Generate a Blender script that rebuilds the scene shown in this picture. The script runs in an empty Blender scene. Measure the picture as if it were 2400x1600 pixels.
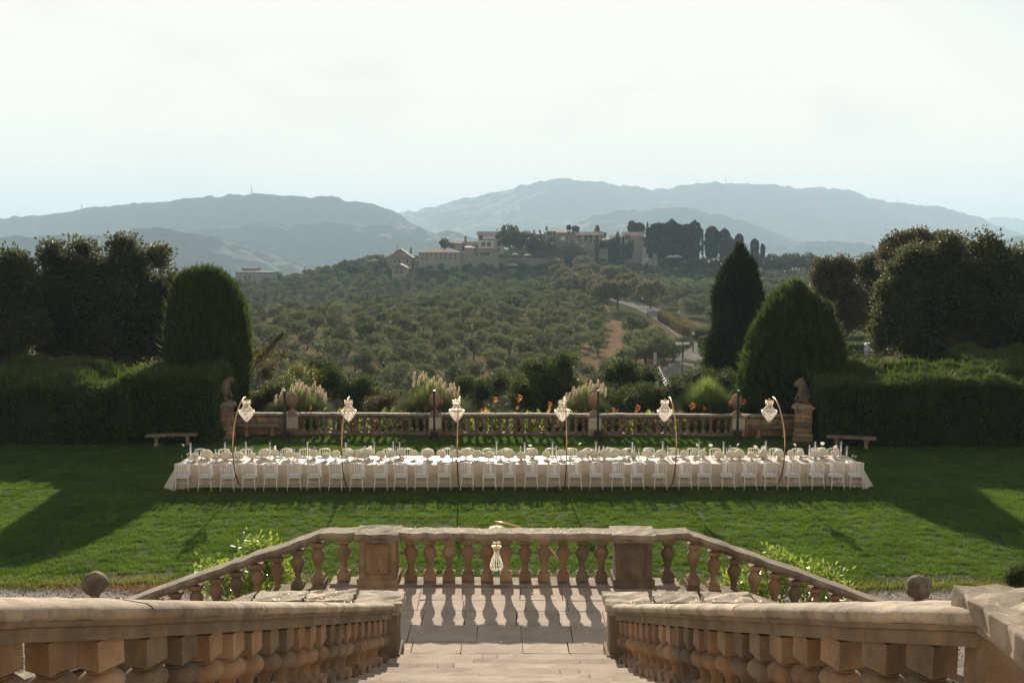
import bpy, math, random
import numpy as np
from mathutils import Vector, Matrix, Euler
R = math.radians
random.seed(11); rng = np.random.default_rng(11)
sc = bpy.context.scene; C = sc.collection

# ---------------------------------------------------------------- camera
F = 2333.33; PITCH = math.atan(0.09); ROLL = R(0.2); EYE = np.array([0, 0, 7.6])
cam_d = bpy.data.cameras.new('camera'); cam = bpy.data.objects.new('camera', cam_d); C.objects.link(cam)
cam_d.sensor_width = 36; cam_d.lens = 35; cam_d.clip_start = 0.1; cam_d.clip_end = 40000
cam.matrix_world = Matrix.Translation(EYE) @ Matrix.Rotation(R(90)-PITCH, 4, 'X') @ Matrix.Rotation(ROLL, 4, 'Z')
sc.camera = cam
CM = np.array(cam.matrix_world.to_3x3())
# ---------------------------------------------------------------- light
SUN_EL, SUN_AZ = R(19.8), R(-3.2)          # azimuth from +Y towards +X
SKY_STRENGTH = 0.049; SUN_STRENGTH = 5.0
world = bpy.data.worlds.new('World'); sc.world = world; world.use_nodes = True
wn = world.node_tree; wn.nodes.clear()
def wnode(t, **k):
    n = wn.nodes.new(t)
    for a, b in k.items(): setattr(n, a, b)
    return n
sky = wnode('ShaderNodeTexSky', sky_type='NISHITA'); sky.sun_disc = False
sky.sun_elevation = SUN_EL; sky.sun_rotation = SUN_AZ; sky.altitude = 150
sky.air_density = 1.1; sky.dust_density = .9; sky.ozone_density = 1.5
bg = wnode('ShaderNodeBackground'); bg.inputs['Strength'].default_value = SKY_STRENGTH
wo = wnode('ShaderNodeOutputWorld')
# thin cloud veil, thicker wisps high on the right
tc = wnode('ShaderNodeTexCoord'); mp = wnode('ShaderNodeMapping'); mp.inputs['Scale'].default_value = (2.2, 2.2, 6.5)
nz = wnode('ShaderNodeTexNoise'); nz.inputs['Scale'].default_value = 2.6; nz.inputs['Detail'].default_value = 8; nz.inputs['Roughness'].default_value = .6
rp = wnode('ShaderNodeValToRGB'); rp.color_ramp.elements[0].position = .50; rp.color_ramp.elements[1].position = .78
rp.color_ramp.elements[0].color = (0, 0, 0, 1); rp.color_ramp.elements[1].color = (1, 1, 1, 1)
mx = wnode('ShaderNodeMixRGB'); mx.inputs[2].default_value = (6.2, 6.0, 5.8, 1)
ma = wnode('ShaderNodeMath', operation='MULTIPLY'); ma.inputs[1].default_value = .38
L = wn.links.new
L(tc.outputs['Generated'], mp.inputs[0]); L(mp.outputs[0], nz.inputs['Vector']); L(nz.outputs[0], rp.inputs[0]); L(rp.outputs[0], ma.inputs[0])
ve = wnode('ShaderNodeMixRGB'); dk = wnode('ShaderNodeMixRGB', blend_type='DARKEN'); dk.inputs[0].default_value = 1; dk.inputs[2].default_value = (8.3,7.9,7.45,1); L(sky.outputs[0], dk.inputs[1])
ve.inputs[0].default_value = .14; ve.inputs[2].default_value = (8.0,7.5,7.1,1); hs = wnode('ShaderNodeHueSaturation'); hs.inputs['Saturation'].default_value = .32; hs.inputs['Value'].default_value = 1.08; L(dk.outputs[0], hs.inputs['Color']); L(hs.outputs[0], ve.inputs[1])
tn = wnode('ShaderNodeMixRGB', blend_type='MULTIPLY'); tn.inputs[0].default_value = 1; hx = wnode('ShaderNodeSeparateXYZ'); L(tc.outputs['Generated'], hx.inputs[0]); hr = wnode('ShaderNodeValToRGB'); hr.color_ramp.elements[0].position = 0; hr.color_ramp.elements[0].color = (1.22,1.06,.90,1); hr.color_ramp.elements[1].position = .22; hr.color_ramp.elements[1].color = (1.05,1.0,.95,1); L(hx.outputs[2], hr.inputs[0]); L(hr.outputs[0], tn.inputs[2]); L(ve.outputs[0], tn.inputs[1])
L(ma.outputs[0], mx.inputs[0]); L(tn.outputs[0], mx.inputs[1]); L(mx.outputs[0], bg.inputs[0]); L(bg.outputs[0], wo.inputs[0])
sd = bpy.data.lights.new('sun', 'SUN'); sd.energy = SUN_STRENGTH; sd.angle = R(0.5); sd.color = (1.0, .86, .70)
sun = bpy.data.objects.new('sun', sd); C.objects.link(sun)
sdir = Vector((math.sin(SUN_AZ)*math.cos(SUN_EL), math.cos(SUN_AZ)*math.cos(SUN_EL), math.sin(SUN_EL)))
sun.rotation_euler = sdir.to_track_quat('Z', 'Y').to_euler(); sun.location = (0, 60, 60)
vs = sc.view_settings; vs.view_transform = 'Standard'; vs.look = 'None'; vs.gamma = 1; vs.exposure = 1.27; vs.use_curve_mapping = False
sc.cycles.max_bounces = 8; sc.cycles.transparent_max_bounces = 12; sc.cycles.volume_bounces = 1; sc.cycles.sample_clamp_indirect = 6

# ---------------------------------------------------------------- calibration helpers (pixels of the 2400 px photograph)
def ray(px, py):
    d = CM @ np.array([(px-1200)/F, (800-py)/F, -1.0]); return d
def at(px, py, Y):                      # point at forward distance Y
    d = ray(px, py); return EYE + d*(Y/d[1])
def on(px, py, z=0.0):                  # point on the level z
    d = ray(px, py); return EYE + d*((z-EYE[2])/d[2])
def zof(py, Y, px=1200): return at(px, py, Y)[2]
def xof(px, Y, py=1000): return at(px, py, Y)[0]

# ---------------------------------------------------------------- mesh helpers
def np_mesh(name, V, Fs, smooth=False):
    V = np.asarray(V, dtype=np.float32); Fs = np.asarray(Fs, dtype=np.int32)
    m = bpy.data.meshes.new(name); n, k = Fs.shape
    m.vertices.add(len(V)); m.vertices.foreach_set('co', V.ravel())
    m.loops.add(n*k); m.loops.foreach_set('vertex_index', Fs.ravel())
    m.polygons.add(n); m.polygons.foreach_set('loop_start', np.arange(0, n*k, k, dtype=np.int32))
    if smooth: m.polygons.foreach_set('use_smooth', np.ones(n, dtype=bool))
    m.update(calc_edges=True); return m
def link(name, mesh, mat=None, parent=None, loc=None, rz=0):
    if mat is not None and not mesh.materials: mesh.materials.append(mat)
    o = bpy.data.objects.new(name, mesh); C.objects.link(o)
    if parent is not None: o.parent = parent
    if loc is not None: o.location = loc
    if rz: o.rotation_euler = (0, 0, rz)
    return o
def tag(o, label=None, cat=None, group=None, kind=None):
    if label: o['label'] = label
    if cat: o['category'] = cat
    if group: o['group'] = group
    if kind: o['kind'] = kind
    return o
def empty(name, loc=(0,0,0), rz=0, parent=None):
    o = bpy.data.objects.new(name, None); C.objects.link(o); o.location = loc; o.rotation_euler = (0,0,rz); o.empty_display_size = .2
    if parent is not None: o.parent = parent
    return o
def copy_tree(o, loc=None, rz=None, parent=None, label=None):
    c = o.copy(); C.objects.link(c)
    if parent is not None: c.parent = parent
    if loc is not None: c.location = loc
    if rz is not None: c.rotation_euler = (0, 0, rz)
    if label: c['label'] = label
    for ch in list(o.children):
        d = ch.copy(); C.objects.link(d); d.parent = c
        for g in list(ch.children):
            e = g.copy(); C.objects.link(e); e.parent = d
    return c
class MB:
    def __init__(s): s.v = []; s.f = []
    def add(s, V, Fs):
        b = len(s.v); s.v += [tuple(p) for p in V]; s.f += [tuple(b+i for i in f) for f in Fs]; return s
    def box(s, c, d, rz=0, taper=1.0, M=None, top=None):
        x, y, z = d[0]/2, d[1]/2, d[2]/2
        tx, ty = (x*taper, y*taper) if top is None else (top[0]/2, top[1]/2)
        P = [(-x,-y,-z),(x,-y,-z),(x,y,-z),(-x,y,-z),(-tx,-ty,z),(tx,-ty,z),(tx,ty,z),(-tx,ty,z)]
        cs, sn = math.cos(rz), math.sin(rz)
        P = [(p[0]*cs-p[1]*sn+c[0], p[0]*sn+p[1]*cs+c[1], p[2]+c[2]) for p in P]
        if M is not None: P = [tuple(M @ Vector(p)) for p in P]
        return s.add(P, [(0,3,2,1),(4,5,6,7),(0,1,5,4),(1,2,6,5),(2,3,7,6),(3,0,4,7)])
    def lathe(s, prof, n=16, c=(0,0,0), sq=None):
        V = []; Fs = []
        for (r, z) in prof:
            for i in range(n):
                a = 2*math.pi*i/n; V.append((c[0]+r*math.cos(a), c[1]+r*math.sin(a), c[2]+z))
        for j in range(len(prof)-1):
            for i in range(n):
                k = (i+1) % n; Fs.append((j*n+i, j*n+k, (j+1)*n+k, (j+1)*n+i))
        Fs.append(tuple(range(n-1, -1, -1))); Fs.append(tuple((len(prof)-1)*n+i for i in range(n)))
        return s.add(V, Fs)
    def tube(s, pts, r, n=8):
        pts = [Vector(p) for p in pts]; rs = r if isinstance(r, (list, tuple)) else [r]*len(pts)
        V = []; Fs = []; up = Vector((0, 0, 1))
        for i, p in enumerate(pts):
            t = (pts[min(i+1, len(pts)-1)]-pts[max(i-1, 0)]).normalized()
            a = t.cross(up) if abs(t.dot(up)) < .95 else t.cross(Vector((1, 0, 0))); a.normalize(); b = t.cross(a)
            if i and a.dot(pa) < 0: a = -a; b = -b
            pa = a
            for k in range(n):
                w = 2*math.pi*k/n; V.append(p+(a*math.cos(w)+b*math.sin(w))*rs[i])
        for j in range(len(pts)-1):
            for i in range(n):
                k = (i+1) % n; Fs.append((j*n+i, j*n+k, (j+1)*n+k, (j+1)*n+i))
        Fs.append(tuple(range(n-1, -1, -1))); Fs.append(tuple((len(pts)-1)*n+i for i in range(n)))
        return s.add(V, Fs)
    def prism(s, poly, z0, z1):
        n = len(poly); V = [(p[0], p[1], z0) for p in poly]+[(p[0], p[1], z1) for p in poly]
        return s.add(V, [tuple(range(n-1, -1, -1)), tuple(range(n, 2*n))]+[(i, (i+1) % n, n+(i+1) % n, n+i) for i in range(n)])
    def sweep(s, path, prof, closed=True):
        """path: list of (x,y,z,dirx,diry) ; prof: list of (side, up) going round"""
        m = len(prof); V = []; Fs = []
        for (x, y, z, dx, dy) in path:
            nx, ny = dy, -dx
            for (a, b) in prof: V.append((x+nx*a, y+ny*a, z+b))
        for j in range(len(path)-1):
            for i in range(m):
                k = (i+1) % m; Fs.append((j*m+i, (j+1)*m+i, (j+1)*m+k, j*m+k))
        Fs.append(tuple(range(m))); Fs.append(tuple((len(path)-1)*m+i for i in range(m-1, -1, -1)))
        return s.add(V, Fs)
    def mesh(s, name, smooth=False, bevel=0):
        m = bpy.data.meshes.new(name); m.from_pydata(s.v, [], s.f)
        if smooth: m.polygons.foreach_set('use_smooth', [True]*len(m.polygons))
        m.update(); return m
    def build(s, name, mat, parent=None, smooth=False, loc=None, rz=0, bevel=0, angle=None):
        m = s.mesh(name, smooth or angle is not None); m.materials.append(mat)
        if angle is not None and hasattr(m, 'set_sharp_from_angle'): m.set_sharp_from_angle(angle=R(angle))
        o = link(name, m, None, parent, loc, rz)
        if bevel:
            b = o.modifiers.new('bevel', 'BEVEL'); b.width = bevel; b.segments = 2; b.limit_method = 'ANGLE'; b.angle_limit = R(40)
        return o
ORD = ['', 'first','second','third','fourth','fifth','sixth','seventh','eighth','ninth','tenth','eleventh','twelfth','thirteenth','fourteenth','fifteenth','sixteenth','seventeenth','eighteenth','nineteenth','twentieth']
TENS = {2: 'twenty', 3: 'thirty', 4: 'forty', 5: 'fifty', 6: 'sixty'}
def ordi(n):
    if n <= 20: return ORD[n]
    if n % 10 == 0: return {30: 'thirtieth', 40: 'fortieth', 50: 'fiftieth', 60: 'sixtieth'}[n]
    return TENS[n//10]+'-'+ORD[n % 10]

# ---------------------------------------------------------------- materials
def new_mat(name):
    m = bpy.data.materials.new(name); m.use_nodes = True; nt = m.node_tree; nt.nodes.clear(); return m, nt
def N(nt, t, **k):
    n = nt.nodes.new(t)
    for a, b in k.items(): setattr(n, a, b)
    return n
def noise(nt, vec, scale, detail=4, rough=.55):
    n = N(nt, 'ShaderNodeTexNoise'); n.inputs['Scale'].default_value = scale; n.inputs['Detail'].default_value = detail; n.inputs['Roughness'].default_value = rough
    nt.links.new(vec, n.inputs['Vector']); return n.outputs[0]
def ramp(nt, fac, stops):
    r = N(nt, 'ShaderNodeValToRGB'); el = r.color_ramp.elements
    while len(el) < len(stops): el.new(.5)
    for e, (p, c) in zip(el, stops): e.position = p; e.color = (*c, 1)
    nt.links.new(fac, r.inputs[0]); return r.outputs[0]
def mixc(nt, f, a, b, mode='MIX'):
    m = N(nt, 'ShaderNodeMixRGB', blend_type=mode)
    for i, x in ((0, f), (1, a), (2, b)):
        if isinstance(x, (int, float)): m.inputs[i].default_value = x
        elif isinstance(x, tuple): m.inputs[i].default_value = (*x, 1)
        else: nt.links.new(x, m.inputs[i])
    return m.outputs[0]
def bump(nt, h, s, d):
    b = N(nt, 'ShaderNodeBump'); b.inputs['Strength'].default_value = s; b.inputs['Distance'].default_value = d
    nt.links.new(h, b.inputs['Height']); return b.outputs[0]
def worldpos(nt): return N(nt, 'ShaderNodeNewGeometry').outputs['Position']
def principled(nt, col, rough=.8, normal=None, spec=.3, metal=0, trans=0):
    p = N(nt, 'ShaderNodeBsdfPrincipled')
    if isinstance(col, tuple): p.inputs['Base Color'].default_value = (*col, 1)
    else: nt.links.new(col, p.inputs['Base Color'])
    if isinstance(rough, (int, float)): p.inputs['Roughness'].default_value = rough
    else: nt.links.new(rough, p.inputs['Roughness'])
    p.inputs['Specular IOR Level'].default_value = spec; p.inputs['Metallic'].default_value = metal; p.inputs['Transmission Weight'].default_value = trans
    if normal is not None: nt.links.new(normal, p.inputs['Normal'])
    return p
def out(nt, sh):
    o = N(nt, 'ShaderNodeOutputMaterial'); nt.links.new(sh, o.inputs['Surface'])
def stone(name, a, b, lichen=(.5,.47,.40), dark=(.09,.08,.065), sc_=1.0, dirt=.5, spots=.5, bumpd=.012, pv_=.75):
    m, nt = new_mat(name); P = worldpos(nt)
    c = ramp(nt, noise(nt, P, 2.2*sc_, 6), [(.3, a), (.7, b)])
    mpn = N(nt, 'ShaderNodeMapping'); mpn.inputs['Scale'].default_value = (1, 1, .45); nt.links.new(P, mpn.inputs[0])
    d = ramp(nt, noise(nt, mpn.outputs[0], 5*sc_, 8, .7), [(.52-.1*dirt, (0,0,0)), (.70, (1,1,1))])
    dm = N(nt, 'ShaderNodeMath', operation='MULTIPLY'); nt.links.new(d, dm.inputs[0]); dm.inputs[1].default_value = dirt
    c = mixc(nt, dm.outputs[0], c, dark)
    l = ramp(nt, noise(nt, P, 34*sc_, 3, .5), [(.64, (0,0,0)), (.70, (1,1,1))])
    lm = N(nt, 'ShaderNodeMath', operation='MULTIPLY'); nt.links.new(l, lm.inputs[0]); lm.inputs[1].default_value = spots
    c = mixc(nt, lm.outputs[0], c, lichen)
    oi = N(nt, 'ShaderNodeObjectInfo'); vr = ramp(nt, oi.outputs['Random'], [(0, (.62,.60,.56)), (.45, (.95,.95,.95)), (1, (1.0,.97,.93))]); c = mixc(nt, pv_, c, vr, 'MULTIPLY')
    h = mixc(nt, .5, noise(nt, P, 40*sc_, 8, .75), noise(nt, P, 9*sc_, 5))
    out(nt, principled(nt, c, .9, bump(nt, h, .9, bumpd), .2).outputs[0]); return m
def plain(name, col, rough=.6, metal=0, spec=.4, var=0, vs_=8):
    m, nt = new_mat(name)
    if var:
        P = worldpos(nt); c = ramp(nt, noise(nt, P, vs_, 5), [(.3, tuple(x*(1-var) for x in col)), (.7, tuple(min(1, x*(1+var)) for x in col))])
    else: c = col
    out(nt, principled(nt, c, rough, None, spec, metal).outputs[0]); return m
def leafm(name, a, b, tr=.35, trc=None, vs_=.6, rough=.55, spec=.3, isl=.5, ob=0):
    m, nt = new_mat(name); P = worldpos(nt)
    g = N(nt, 'ShaderNodeNewGeometry').outputs['Random Per Island']
    f = mixc(nt, isl, noise(nt, P, vs_, 4), g)
    c = ramp(nt, f, [(.25, a), (.75, b)])
    if ob: oi = N(nt, 'ShaderNodeObjectInfo'); c = mixc(nt, 1, c, ramp(nt, oi.outputs['Random'], [(0, (1-ob,)*3), (1, (1+ob*.5,)*3)]), 'MULTIPLY')
    p = principled(nt, c, rough, None, spec)
    t = N(nt, 'ShaderNodeBsdfTranslucent')
    if trc is None: nt.links.new(mixc(nt, 1, c, (1.5, 1.6, .8), 'MULTIPLY'), t.inputs[0])
    else: t.inputs[0].default_value = (*trc, 1)
    x = N(nt, 'ShaderNodeMixShader'); x.inputs[0].default_value = tr
    nt.links.new(p.outputs[0], x.inputs[1]); nt.links.new(t.outputs[0], x.inputs[2]); out(nt, x.outputs[0]); return m
def glassm(name, tint=(1,1,1), op=.25, rough=.03):
    m, nt = new_mat(name)
    g = N(nt, 'ShaderNodeBsdfGlossy'); g.inputs['Roughness'].default_value = rough; g.inputs[0].default_value = (*tint, 1)
    t = N(nt, 'ShaderNodeBsdfTransparent'); fr = N(nt, 'ShaderNodeFresnel'); fr.inputs[0].default_value = 1.5
    a = N(nt, 'ShaderNodeMath', operation='ADD'); nt.links.new(fr.outputs[0], a.inputs[0]); a.inputs[1].default_value = op
    x = N(nt, 'ShaderNodeMixShader'); nt.links.new(a.outputs[0], x.inputs[0]); nt.links.new(t.outputs[0], x.inputs[1]); nt.links.new(g.outputs[0], x.inputs[2]); out(nt, x.outputs[0]); return m

M = {}
M['stone'] = stone('sandstone', (.23,.14,.076), (.41,.28,.175), dirt=.75, spots=.12)
M['ball_stone'] = stone('flaking_stone', (.12,.09,.065), (.36,.28,.20), dirt=.8, spots=.2, sc_=2.2, bumpd=.05)
M['stone_dark'] = stone('sandstone_weathered', (.15,.11,.07), (.26,.195,.13), dirt=.9, spots=.15)
M['coping'] = stone('coping_stone', (.34,.285,.215), (.52,.44,.34), (.6,.56,.48), dirt=.8, spots=.22, bumpd=.018)
M['coping_old'] = stone('coping_stone_lichen', (.235,.19,.145), (.42,.35,.27), (.66,.62,.54), dirt=.85, spots=.45, bumpd=.02)
M['paving'] = stone('paving_stone', (.33,.27,.215), (.43,.36,.29), (.6,.58,.54), dirt=.25, spots=.35, sc_=1.2, bumpd=.006)
M['panel'] = stone('pale_panel', (.42,.37,.29), (.50,.44,.34), dirt=.2, spots=.1)
M['terracotta'] = stone('terracotta', (.25,.135,.085), (.34,.195,.13), dirt=.3, spots=.4)
M['white'] = plain('white_paint', (.82,.76,.68), .45)
M['cushion'] = plain('pale_blue_cushion', (.66,.70,.80), .8)
M['black'] = plain('black_metal', (.015,.015,.016), .35)
M['brass'] = plain('brass', (.72,.42,.20), .28, 1)
M['gold'] = plain('gold', (.85,.52,.18), .25, 1)
M['dark_metal'] = plain('dark_metal', (.03,.025,.02), .5, .6)
# ================================================================ terrain
DS = np.array([41.2,43,46,52,60,70,90,120,150,180,222,260,300,340,380,420,450,480,520,600,700,1000,1500])
TP = {
 -900: [-.3,-.4,-.8,-1.4,-2,-2.5,-3,-4,-6,-7,-8,-10,-12,-12,-12,-12,-13,-15,-20,-35,-50,-70,-80],
 380:  [-.3,-.4,-.8,-1.4,-2,-2.5,-3.5,-6,-7.5,-8,-7.5,-14,-20,-16,-12,-9,-8,-9,-16,-35,-50,-70,-80],
 600:  [-.3,-.4,-1.5,-4,-7,-9,-10.3,-10,-9,-7.9,-7.3,-14,-19,-14.5,-11,-8.5,-7,-8,-15,-35,-50,-70,-80],
 900:  [-.3,-.4,-1.5,-4,-7,-9.3,-10.5,-10,-9.2,-8.5,-7.5,-6.3,-9,-12.5,-9.5,-5.2,-1.2,2.8,3,-25,-50,-70,-80],
 1200: [-.3,-.4,-1.5,-4,-7,-9.3,-10.5,-10,-9.3,-8.7,-7.8,-7,-6.4,-6.3,-5.9,-4.6,-1.0,6.8,8.6,-20,-50,-70,-80],
 1500: [-.3,-.4,-1.5,-4,-7,-9.3,-10.5,-10.3,-9.8,-9.2,-8.2,-7.2,-6.4,-6.1,-5.5,-4.3,-.8,4.2,6,-20,-50,-70,-80],
 1680: [-.3,-.4,-1.2,-3,-5.5,-8,-9.8,-10.3,-10,-9.6,-8.2,-7.1,-6.3,-6,-5.3,-3.8,-1.8,0,0,-22,-50,-70,-80],
 1950: [-.3,-.4,-.6,-1,-1.4,-2,-2.8,-4,-6,-7,-7,-6.6,-6.3,-6,-5.3,-4,-2.5,-1.5,-3,-25,-50,-70,-80],
 3300: [-.3,-.4,-.6,-1,-1.4,-2,-2.8,-4,-5,-6,-6,-6,-6.3,-6,-6,-6,-6,-6,-8,-25,-50,-70,-80]}
TPX = np.array(sorted(TP)); TZ = np.array([TP[k] for k in TPX], dtype=float)
def _wav(x, y):
    return (np.sin(x*.031+y*.017)*.5+np.sin(x*.071-y*.053+1.3)*.3+np.sin(x*.13+y*.11+.7)*.15)
def zt(X, Y):
    X = np.atleast_1d(np.asarray(X, float)); Y = np.atleast_1d(np.asarray(Y, float))
    u = 1200+X/np.maximum(Y, 1)*F; u = np.clip(u, TPX[0], TPX[-1]-1e-3)
    j = np.clip(np.searchsorted(TPX, u, side='right')-1, 0, len(TPX)-2); t = (u-TPX[j])/(TPX[j+1]-TPX[j]); t = t*t*(3-2*t)
    d = np.clip(Y, DS[0], DS[-1]-1e-3); i = np.clip(np.searchsorted(DS, d, side='right')-1, 0, len(DS)-2); s = (d-DS[i])/(DS[i+1]-DS[i])
    a = TZ[j, i]*(1-s)+TZ[j, i+1]*s; b = TZ[j+1, i]*(1-s)+TZ[j+1, i+1]*s
    amp = np.clip((Y-60)/120, 0, 1)*.9
    return a*(1-t)+b*t+_wav(X, Y)*amp
def z1(x, y): return float(zt(x, y)[0])
def hit(px, py, y0=45, y1=1400, step=1.0):
    d = ray(px, py); Y = np.arange(y0, y1, step); P = EYE[None]+d[None]*(Y/d[1])[:, None]
    g = zt(P[:, 0], P[:, 1]); k = np.nonzero(P[:, 2] <= g)[0]
    if len(k) == 0: return None
    p = P[k[0]]; return np.array([p[0], p[1], g[k[0]]])

# soil material: brown straw, green in places
def soil():
    m, nt = new_mat('hill_soil'); P = worldpos(nt)
    c = ramp(nt, noise(nt, P, .05, 5), [(.35, (.07,.075,.035)), (.52, (.13,.105,.055)), (.70, (.25,.18,.10))])
    g = ramp(nt, noise(nt, P, .021, 4), [(.5, (0,0,0)), (.64, (1,1,1))])
    c = mixc(nt, g, c, (.085,.10,.045))
    c = mixc(nt, .35, c, ramp(nt, noise(nt, P, 1.3, 6, .7), [(.3, (.045,.045,.02)), (.7, (.17,.13,.08))]))
    sp = N(nt, 'ShaderNodeSeparateXYZ'); nt.links.new(P, sp.inputs[0]); mr = N(nt, 'ShaderNodeMapRange'); nt.links.new(sp.outputs[1], mr.inputs[0]); mr.inputs[1].default_value = 235; mr.inputs[2].default_value = 310; mr.inputs[4].default_value = .93
    c = mixc(nt, mr.outputs[0], c, (.048,.054,.030))
    out(nt, principled(nt, c, .95, bump(nt, noise(nt, P, 1.1, 8, .7), .8, .3), 0.0).outputs[0]); return m
M['soil'] = soil()
Yg = np.concatenate([np.linspace(41.2, 70, 30), np.linspace(72, 600, 230), np.geomspace(610, 1500, 20), [2200, 4000, 7000, 10300]])
ug = np.linspace(-2600, 5000, 360)
UU, YY = np.meshgrid((ug-1200)/F, Yg); XX = UU*YY
ZZ = zt(XX, YY).reshape(XX.shape); ZZ[YY > 1501] = -82
nV = len(ug)
V = np.stack([XX.ravel(), YY.ravel(), ZZ.ravel()], 1)
ii, jj = np.meshgrid(np.arange(len(Yg)-1), np.arange(nV-1), indexing='ij'); a0 = (ii*nV+jj).ravel()
terr = link('hillside', np_mesh('hillside', V, np.stack([a0, a0+1, a0+nV+1, a0+nV], 1), True), M['soil']); tag(terr, kind='structure')

# ---- mountains
def forest(name, a, b, sc_):
    m, nt = new_mat(name); P = worldpos(nt)
    c = ramp(nt, noise(nt, P, sc_, 8, .65), [(.3, a), (.7, b)])
    c = mixc(nt, .5, c, ramp(nt, noise(nt, P, .045, 4, .7), [(.35, tuple(x*.5 for x in a)), (.65, tuple(x*1.25 for x in b))]))
    out(nt, principled(nt, c, .95, bump(nt, noise(nt, P, .035, 8, .75), 1, 16), .05).outputs[0]); return m
M['forest'] = forest('mountain_forest', (.010,.020,.012), (.050,.066,.030), .009)
def fbm(u, v, seed, octs=6, ridge=True):
    r = np.random.default_rng(seed); s = np.zeros_like(u); a = 1.0; f = 1.0
    for o in range(octs):
        g = r.normal(size=(64, 64)); x = u*f; y = v*f
        xi = np.floor(x).astype(int); yi = np.floor(y).astype(int); fx = x-xi; fy = y-yi; fx = fx*fx*(3-2*fx); fy = fy*fy*(3-2*fy)
        q = lambda i, j: g[i % 64, j % 64]
        n = (q(xi, yi)*(1-fx)+q(xi+1, yi)*fx)*(1-fy)+(q(xi, yi+1)*(1-fx)+q(xi+1, yi+1)*fx)*fy
        s += a*((.8-np.abs(n)) if ridge and o < 4 else n*.7); a *= .5; f *= 2.03
    return s
def ridge_mesh(name, sky_pts, Yc, front, back, seed, base=-85, cols=900, rough=1.0, tex=5.0):
    px = np.array([p[0] for p in sky_pts], float); py = np.array([p[1] for p in sky_pts], float)
    u = np.linspace(px[0], px[-1], cols); yy = np.interp(u, px, py)
    k = np.hanning(21); k /= k.sum(); yy = np.convolve(np.pad(yy, 10, mode='edge'), k, 'valid')
    rows = 90; t = np.linspace(0, 1, rows)                       # 0 = foot, crest at tc
    tc_ = .78
    V = np.zeros((rows, cols, 3)); rr = np.random.default_rng(seed+5)
    zc = np.array([zof(b, Yc, a) for a, b in zip(u, yy)])
    for i, s in enumerate(t):
        if s <= tc_: q = s/tc_; Y = Yc-front*(1-q); h = q**.8*(1.0)
        else: q = (s-tc_)/(1-tc_); Y = Yc+back*q; h = 1-q**1.3
        X = (u-1200)/F*Y; H = zc-base
        n = fbm(X/620.0, np.full_like(X, Y/800.0), seed)
        env = 4*q*(1-q) if s <= tc_ else 0
        small = fbm(X/42.0, np.full_like(X, Y/42.0), seed+3, 3, False)*tex*1.0
        V[i, :, 0] = X; V[i, :, 1] = Y; zz = base+H*h+env*n*H*.12*rough*(1-q**4 if s <= tc_ else 0)-env*H*.06+small*min(1, h*2); lim = 7.6+(zc-7.6)*(Y/Yc)
        V[i, :, 2] = np.minimum(zz, lim-(6 if s < tc_-.02 else 0)+small*.6+np.abs(rr.normal(size=cols))*tex*.45)
    a = (np.arange(rows-1)[:, None]*cols+np.arange(cols-1)[None]).ravel()
    o = link(name, np_mesh(name, V.reshape(-1, 3), np.stack([a, a+1, a+cols+1, a+cols], 1), True), M['forest']); tag(o, kind='structure'); return o
ridge_mesh('mountain_range', [(-900,560),(-300,540),(300,520),(700,505),(900,498),(975,494),(1010,486),(1050,474),(1100,462),(1170,447),(1230,433),(1275,421),(1310,419),(1350,420),(1400,425),(1440,432),(1490,440),(1520,443),(1560,441),(1590,434),(1640,428),(1700,427),(1740,431),(1800,433),(1870,439),(1940,440),(1985,446),(2020,458),(2050,470),(2120,477),(2180,482),(2230,492),(2280,508),(2330,528),(2400,552),(2600,590),(3300,600)], 5200, 1150, 1500, 21, cols=1300, tex=7)
ridge_mesh('far_mountain', [(1900,560),(2150,530),(2260,518),(2310,510),(2345,507),(2380,511),(2430,520),(2600,540),(3000,560)], 8200, 1100, 1500, 33, cols=500, tex=7)
ridge_mesh('wooded_hill', [(-900,560),(-300,525),(0,509),(60,508),(130,502),(220,487),(300,478),(380,472),(470,463),(540,456),(610,453),(680,456),(740,462),(800,466),(850,476),(900,486),(935,500),(975,525),(1030,548),(1080,562),(1200,580)], 3300, 560, 900, 44, cols=1000, tex=6)
ridge_mesh('lower_wooded_ridge', [(-900,600),(-300,575),(0,560),(150,552),(300,545),(360,533),(440,545),(520,560),(600,585),(680,615),(760,645)], 2100, 230, 500, 58, cols=600, rough=.4, tex=5)
ridge_mesh('middle_wooded_ridge', [(300,560),(450,540),(600,525),(700,520),(800,523),(900,530),(1000,538),(1060,541),(1100,552),(1150,570),(1250,600)], 2700, 380, 500, 71, cols=600, rough=.8, tex=6)
ridge_mesh('valley_hill', [(1100,560),(1250,540),(1340,520),(1420,502),(1490,490),(1560,486),(1620,490),(1690,505),(1750,523),(1810,545),(1900,580),(2000,610)], 3600, 620, 700, 82, cols=700, tex=6)
ridge_mesh('right_valley_hill', [(1600,610),(1750,590),(1850,570),(1930,565),(2010,570),(2090,585),(2200,570),(2330,560),(2450,556),(2700,580),(3200,600)], 3000, 420, 700, 95, cols=600, tex=6)
# masts on the skyline
mi = 0
for px, y0, y1, Y, lab in ((1701,428,411,5200,'thin radio mast on the highest right part of the mountain'),(590,456,434,3300,'thin mast on the crest of the left wooded hill'),(1570,443,434,5200,'short mast in the saddle of the mountain'),(192,492,478,3300,'small mast at the far left of the skyline'),(2103,478,464,5200,'small mast on the falling right shoulder of the mountain')):
    p0 = at(px, y0+3, Y); p1 = at(px, y1, Y); b = MB(); b.tube([(0,0,0), (0,0,(p1[2]-p0[2])*.5), (0,0,p1[2]-p0[2])], [2.2, 1.6, .8], 5)
    o = b.build('radio_mast', M['dark_metal'], loc=tuple(p0)); tag(o, lab, 'mast', 'masts on the skyline')

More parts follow.
